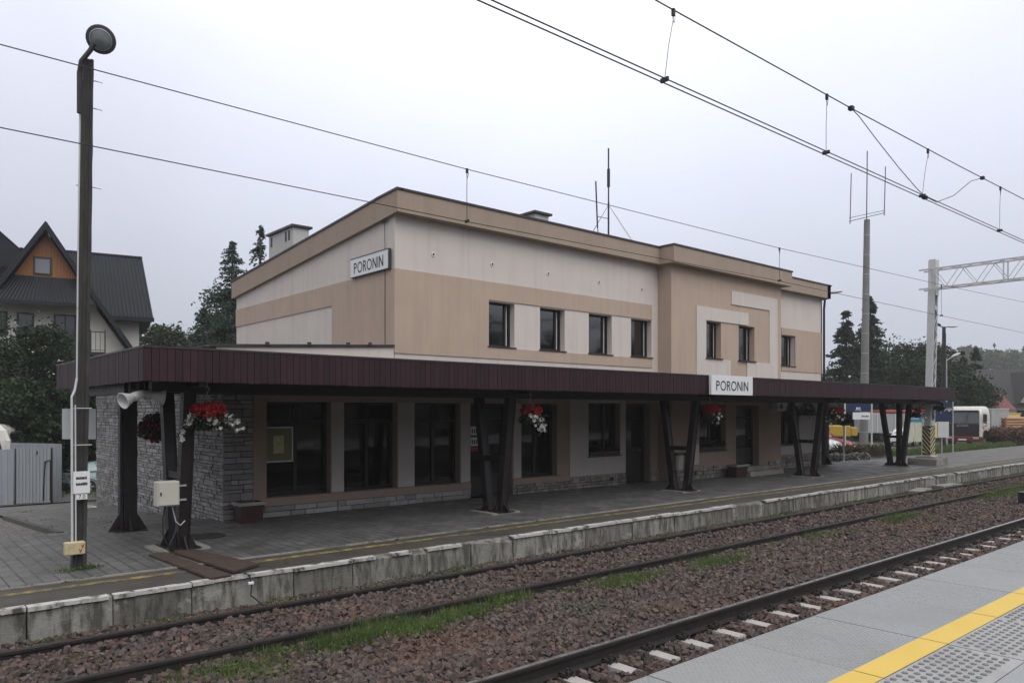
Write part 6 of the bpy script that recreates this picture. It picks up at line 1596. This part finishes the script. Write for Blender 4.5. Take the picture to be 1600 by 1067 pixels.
# ------------------------------------------------------------------ lorries
def lorry(loc, rot, label, main=True):
    t_ = thing('lorry', loc, label, 'lorry', 'lorries parked around the station', rot)
    W = carpaint('lorry_cream', (.60,.58,.54)) if 'lorry_cream' not in MATS else MATS['lorry_cream']
    m = MB(); rings = []
    for z, xf, w_ in ((.55,-.02,1.22),(1.0,0,1.25),(1.7,-.03,1.25),(2.35,-.14,1.22),(2.75,-.28,1.16),(2.95,-.48,1.06),(3.0,-.75,.95)):
        xb = -1.95 if z < 2.9 else -1.8
        rings.append([(xb,-w_,z),(xf-.11,-w_,z),(xf,-w_+.10,z),(xf,w_-.10,z),(xf-.11,w_,z),(xb,w_,z)])
    m.loft(rings); m.build('cab', W, t_, local=True, smooth=main)
    m = MB(); m.add([(.012,-1.13,1.70),(.012,1.13,1.70),(-.17,1.08,2.62),(-.17,-1.08,2.62)], [(0,1,2,3)])
    for s_ in (-1,1): m.add([(-.34,s_*1.262,1.75),(-1.25,s_*1.262,1.65),(-1.25,s_*1.235,2.4),(-.5,s_*1.235,2.4)], [(0,3,2,1) if s_ > 0 else (0,1,2,3)])
    m.build('window', DARKGL, t_, local=True)
    m = MB(); m.bev(-.14,.0,-1.06,1.06,2.60,2.70,.02); m.build('sun_visor', BLACK, t_, local=True)
    m = MB(); m.bev(.002,.05,-1.13,1.13,.72,1.69,.02); gr = m.build('grille', mk('maroon_grille', (.014,.005,.006), .6), t_, local=True)
    m = MB()
    for z in (1.05,1.2,1.35): m.box(.051,.06,-.85,.85,z,z+.03)
    m.build('grille_bar', BLACK, gr, local=True)
    if main:
        o = font_mesh('SCANIA', .24, Matrix.Identity(4), GALV, 'lettering', t_); o.data.transform(Matrix.Translation(Vector(t_['_o']))); o.data.transform(face_frame((.062,0,1.53),(0,1,0),(0,0,1)))
        for s_ in (-1, 1):
            m = MB(); m.box(-.05-.0, .028, min(s_*.97,s_*1.12), max(s_*.97,s_*1.12), .95, 1.2) ; m.box(-.62,-.5,min(s_*1.25,s_*1.268),max(s_*1.25,s_*1.268),1.2,1.42); m.build('red_marking', REDP, t_, local=True)
            m = MB(); m.add([(-.25,s_*1.262,1.45),(-1.3,s_*1.262,1.62),(-1.3,s_*1.262,1.52),(-.25,s_*1.262,1.36)], [(0,1,2,3) if s_ < 0 else (3,2,1,0)]); m.build('orange_stripe', mk('orange_stripe', (.45,.12,.05), .5), t_, local=True)
    m = MB(); m.bev(-.35,.10,-1.24,1.24,.30,.72,.05); b_ = m.build('bumper', mk('dark_red_bumper', (.13,.014,.020), .45, .1, 4) if main else W, t_, local=True)
    m = MB(); m.box(.101,.11,-.28,.28,.42,.53); m.build('number_plate', WHITE, b_, local=True)
    for s_ in (-1, 1):
        m = MB(); m.bev(.06,.115,min(s_*.72,s_*1.12),max(s_*.72,s_*1.12),.52,.68,.02); m.build('headlight', GALV, t_, local=True)
        m = MB(); m.bev(-.22,-.08,min(s_*1.36,s_*1.60),max(s_*1.36,s_*1.60),1.85,2.4,.03); m.tube([(-.2,s_*1.24,2.45),(-.15,s_*1.48,2.45),(-.15,s_*1.48,2.3)],.02,5); m.build('mirror', BLACK if main else W, t_, local=True)
        for x in (-.95, -4.6):
            m = MB(); m.lathe([(.28,-.15),(.48,-.15),(.51,-.1),(.51,.1),(.48,.15),(.28,.13),(.1,.08)], (x,s_*1.05,.5), (0,s_,0), 18); w_ = m.build('wheel', RUBBER, t_, local=True)
            m = MB(); m.lathe([(.28,.131),(.24,.10),(.12,.14),(.001,.14)], (x,s_*1.05,.5), (0,s_,0), 14); m.build('rim', GALV, w_, local=True)
    for s_ in (-1, 1):
        m = MB(); m.prism([(-1.6,s_*1.252,.56),(-.36,s_*1.252,.56),(-.48,s_*1.252,1.05),(-.75,s_*1.252,1.2),(-1.2,s_*1.252,1.2),(-1.5,s_*1.252,1.05)], (0,s_*.012,0)); m.build('wheel_arch', BLACK, t_, local=True)
    m = MB(); m.box(-6.2,-1.9,-.45,.45,.6,.9); m.build('chassis', BLACK, t_, local=True)
    m = MB(); m.bev(-6.4,-2.35,-1.24,1.24,.95,2.78,.03)
    bd_ = m.build('load_body', mk('grey_box_body', (.33,.34,.35), .6, .08, 2) if 'grey_box_body' not in MATS else MATS['grey_box_body'], t_, local=True)
    m = MB()
    for i in range(9): 
        for s_ in (-1,1): m.box(-6.3+i*.48,-6.24+i*.48,min(s_*1.241,s_*1.27),max(s_*1.241,s_*1.27),1.0,2.75)
    m.box(-6.42,-2.33,-1.28,1.28,2.781,2.85); m.build('rib', GREYSTEEL, bd_, local=True)
    return t_
lorry((64,21.15,gz(60,21)+.01), R(180), 'cream and maroon lorry facing the platform with red bumper')
lorry((5.15,36.9,gz(4,37)+.12), R(-15), 'white lorry cab peeking over the corrugated fence', False)
# grey trailer with red tarpaulin edge
t_ = thing('trailer', (66.6,29.6,gz(60,29)), 'grey tipper trailer with red tarpaulin edge behind the timetable board', 'trailer', rot=R(-41))
m = MB(); m.bev(0,7.4,0,2.4,.75,2.5,.04)
m.build('body', MATS['grey_box_body'], t_, local=True)
m = MB()
for i in range(10): m.box(.1+i*.78,.2+i*.78,-.05,-.002,.8,2.45)
m.build('rib', GREYSTEEL, t_, local=True)
m = MB(); m.bev(1.3,5.6,-.1,2.45,2.501,2.78,.06); m.build('tarpaulin', mk('red_tarp', (.34,.06,.06), .7, .25, 2), t_, local=True)
for x in (1.6,2.9,5.4):
    m = MB(); m.lathe([(.25,-.12),(.48,-.12),(.48,.12),(.25,.12)], (x,.15,.5), (0,-1,0), 16); m.build('wheel', RUBBER, t_, local=True)
# yellow digger
t_ = thing('digger', (54.1,27.2,gz(54,27)), 'yellow digger half hidden behind the parked cars', 'digger', rot=R(139))
YD = mk('digger_yellow', (.40,.26,.03), .45, .08, 3)
m = MB(); m.bev(-1.6,1.5,-1.0,1.0,.80,1.62,.06); m.bev(-2.1,-1.6,-1.0,1.0,.85,1.5,.06); m.build('body', YD, t_, local=True)
m = MB(); m.bev(.1,1.3,-.95,.05,1.621,2.9,.06); cb = m.build('cab', YD, t_, local=True); m = MB(); m.box(.22,1.18,-.965,-.952,2.1,2.78); m.build('window', DARKGL, cb, local=True)
m = MB(); m.beam((1.2,.4,1.6),(3.0,.4,3.0),.28,.35); m.beam((3.0,.4,3.0),(4.1,.4,1.6),.22,.26); m.build('boom', YD, t_, local=True)
m = MB(); m.prism([(3.8,0,1.5),(4.5,0,1.5),(4.3,0,.9),(3.7,0,.8)], (0,.8,0)); m.build('bucket', BLACK, t_, local=True)
for s_ in (-1, 1):
    m = MB(); y0 = s_*.95-.25; m.prism([(-1.7,y0,.2),(-1.4,y0,0),(1.4,y0,0),(1.7,y0,.2),(1.7,y0,.6),(1.4,y0,.85),(-1.4,y0,.85),(-1.7,y0,.6)], (0,.5,0)); m.build('track', RUBBER, t_, local=True)
# timber stack, yellow crate, reddish hedge
t_ = thing('timber_stack', (68.5,19.6,-.2), 'pale orange timber stack above the reddish hedge', 'timber stack', rot=R(-20))
m = MB(); rg = random.Random(12)
for r_ in range(6):
    for c_ in range(7): m.tube([(0,c_*.28,.9+r_*.22+rg.uniform(-.03,.03)),(4.2,c_*.28,.9+r_*.22+rg.uniform(-.05,.05))], rg.uniform(.09,.14), 7)
m.build('logs', mk('fresh_wood', (.38,.22,.12), .8, .2, 3), t_, local=True)
m = MB(); 
for x in (.4,2.0,3.6): m.box(x,x+.15,-.2,2.0,.0,.8)
m.build('bearer', BARK, t_, local=True)
t_ = thing('yellow_crate', (72.0,20.8,-.2), 'yellow container beyond the timber stack beside the grey house', 'container', rot=R(-41))
m = MB(); m.bev(0,1.5,0,1.2,0,2.35,.04); m.build('container_body', YBOARD, t_, local=True); m = MB(); m.bev(-.04,1.54,-.04,1.24,2.351,2.43,.02); m.build('lid', YELLOW, t_, local=True)
decid('hedge', 66.2, 18.9, 1.25, 1.5, 61, 'low reddish hedge at the right edge beside the lorry', 'hedge', mat=HEATH, leaf=.16, n=5000, skirt=.02, trunk=False, base=-.25)
decid('hedge', 69.5, 17.6, 1.3, 1.7, 62, 'dark twiggy bush at the right picture edge above the platform', 'bush', mat=LEAFD, leaf=.16, n=4000, skirt=.02, trunk=True, base=-.25)

# ------------------------------------------------------------------ houses on the right
t_ = thing('house', (87.4,27.4,-.3), 'grey house with big shingled roof and chimney at the right edge', 'house', rot=R(-41))
m = MB(); m.box(.5,16,.6,9,0,3.6); m.prism([(.5,.6,3.6),(.5,9,3.6),(.5,4.8,6.9)], (15.5,0,0)); m.build('wall', mk('grey_house_render', (.34,.33,.31), .9, .08, 2), t_, local=True)
m = MB()
m.loft([[(-.2,-.1,3.4),(-.2,4.8,7.25),(-.2,9.7,3.4)],[(16.5,-.1,3.4),(16.5,4.8,7.25),(16.5,9.7,3.4)]], caps=True); rf = m.build('roof', ROOFGREY, t_, local=True)
m = MB(); m.bev(.5,1.4,4.3,5.1,6.4,7.75,.03); m.build('chimney', mk('dark_chimney', (.10,.09,.085), .9), rf, local=True)
m = MB(); m.prism([(4.0,-.3,3.55),(8.2,-.3,3.55),(6.1,-.3,6.6)], (0,4.5,0)); dm = m.build('dormer', MATS['grey_house_render'], t_, local=True)
m = MB(); m.add([(6.1,-.5,6.85),(3.6,-.5,3.35),(3.6,4.4,3.35),(6.1,4.4,6.85),(6.1,-.5,6.7),(3.75,-.5,3.35),(3.75,4.4,3.35),(6.1,4.4,6.7)],CF); m.add([(6.1,-.5,6.85),(8.6,-.5,3.35),(8.6,4.4,3.35),(6.1,4.4,6.85),(6.1,-.5,6.7),(8.45,-.5,3.35),(8.45,4.4,3.35),(6.1,4.4,6.7)],CF); m.build('dormer_roof', ROOFGREY, dm, local=True)
for x0 in (5.55, 5.85):
    m = MB(); m.box(x0,x0+.2,-.33,-.29,4.5,5.6); m.build('window', DARKGL, t_, local=True)
for x0 in (4.3, 8.0):
    m = MB(); m.box(x0,x0+.8,.56,.62,1.3,2.8); m.build('window', DARKGL, t_, local=True)
t_ = thing('shed', (80.4,25.7,-.3), 'small shed with faded red roof in front of the grey house', 'shed', rot=R(-41))
m = MB(); m.box(.2,3.4,.2,3.0,0,3.0); m.prism([(.2,.2,3.0),(.2,3.0,3.0),(.2,1.6,4.4)],(3.2,0,0)); m.build('wall', MATS['grey_house_render'], t_, local=True)
m = MB(); m.loft([[(0,-.1,2.85),(.5,1.6,4.75),(0,3.3,2.85)],[(4.1,-.1,2.85),(3.4,1.6,4.75),(4.1,3.3,2.85)]]); m.build('roof', ROOFRED, t_, local=True)

# ------------------------------------------------------------------ mist: one even volume round the whole scene
m = MB(); m.box(-520, 640, -420, 640, -4, 84)
hz = bpy.data.materials.new('mist'); hz.use_nodes = True; hz.node_tree.nodes.clear()
o_ = hz.node_tree.nodes.new('ShaderNodeOutputMaterial'); pv = hz.node_tree.nodes.new('ShaderNodeVolumePrincipled')
pv.inputs['Color'].default_value = (.93,.94,.97,1); pv.inputs['Density'].default_value = HAZE; pv.inputs['Anisotropy'].default_value = .2
hz.node_tree.links.new(pv.outputs[0], o_.inputs['Volume'])
tag(m.build('haze', hz), kind='stuff')
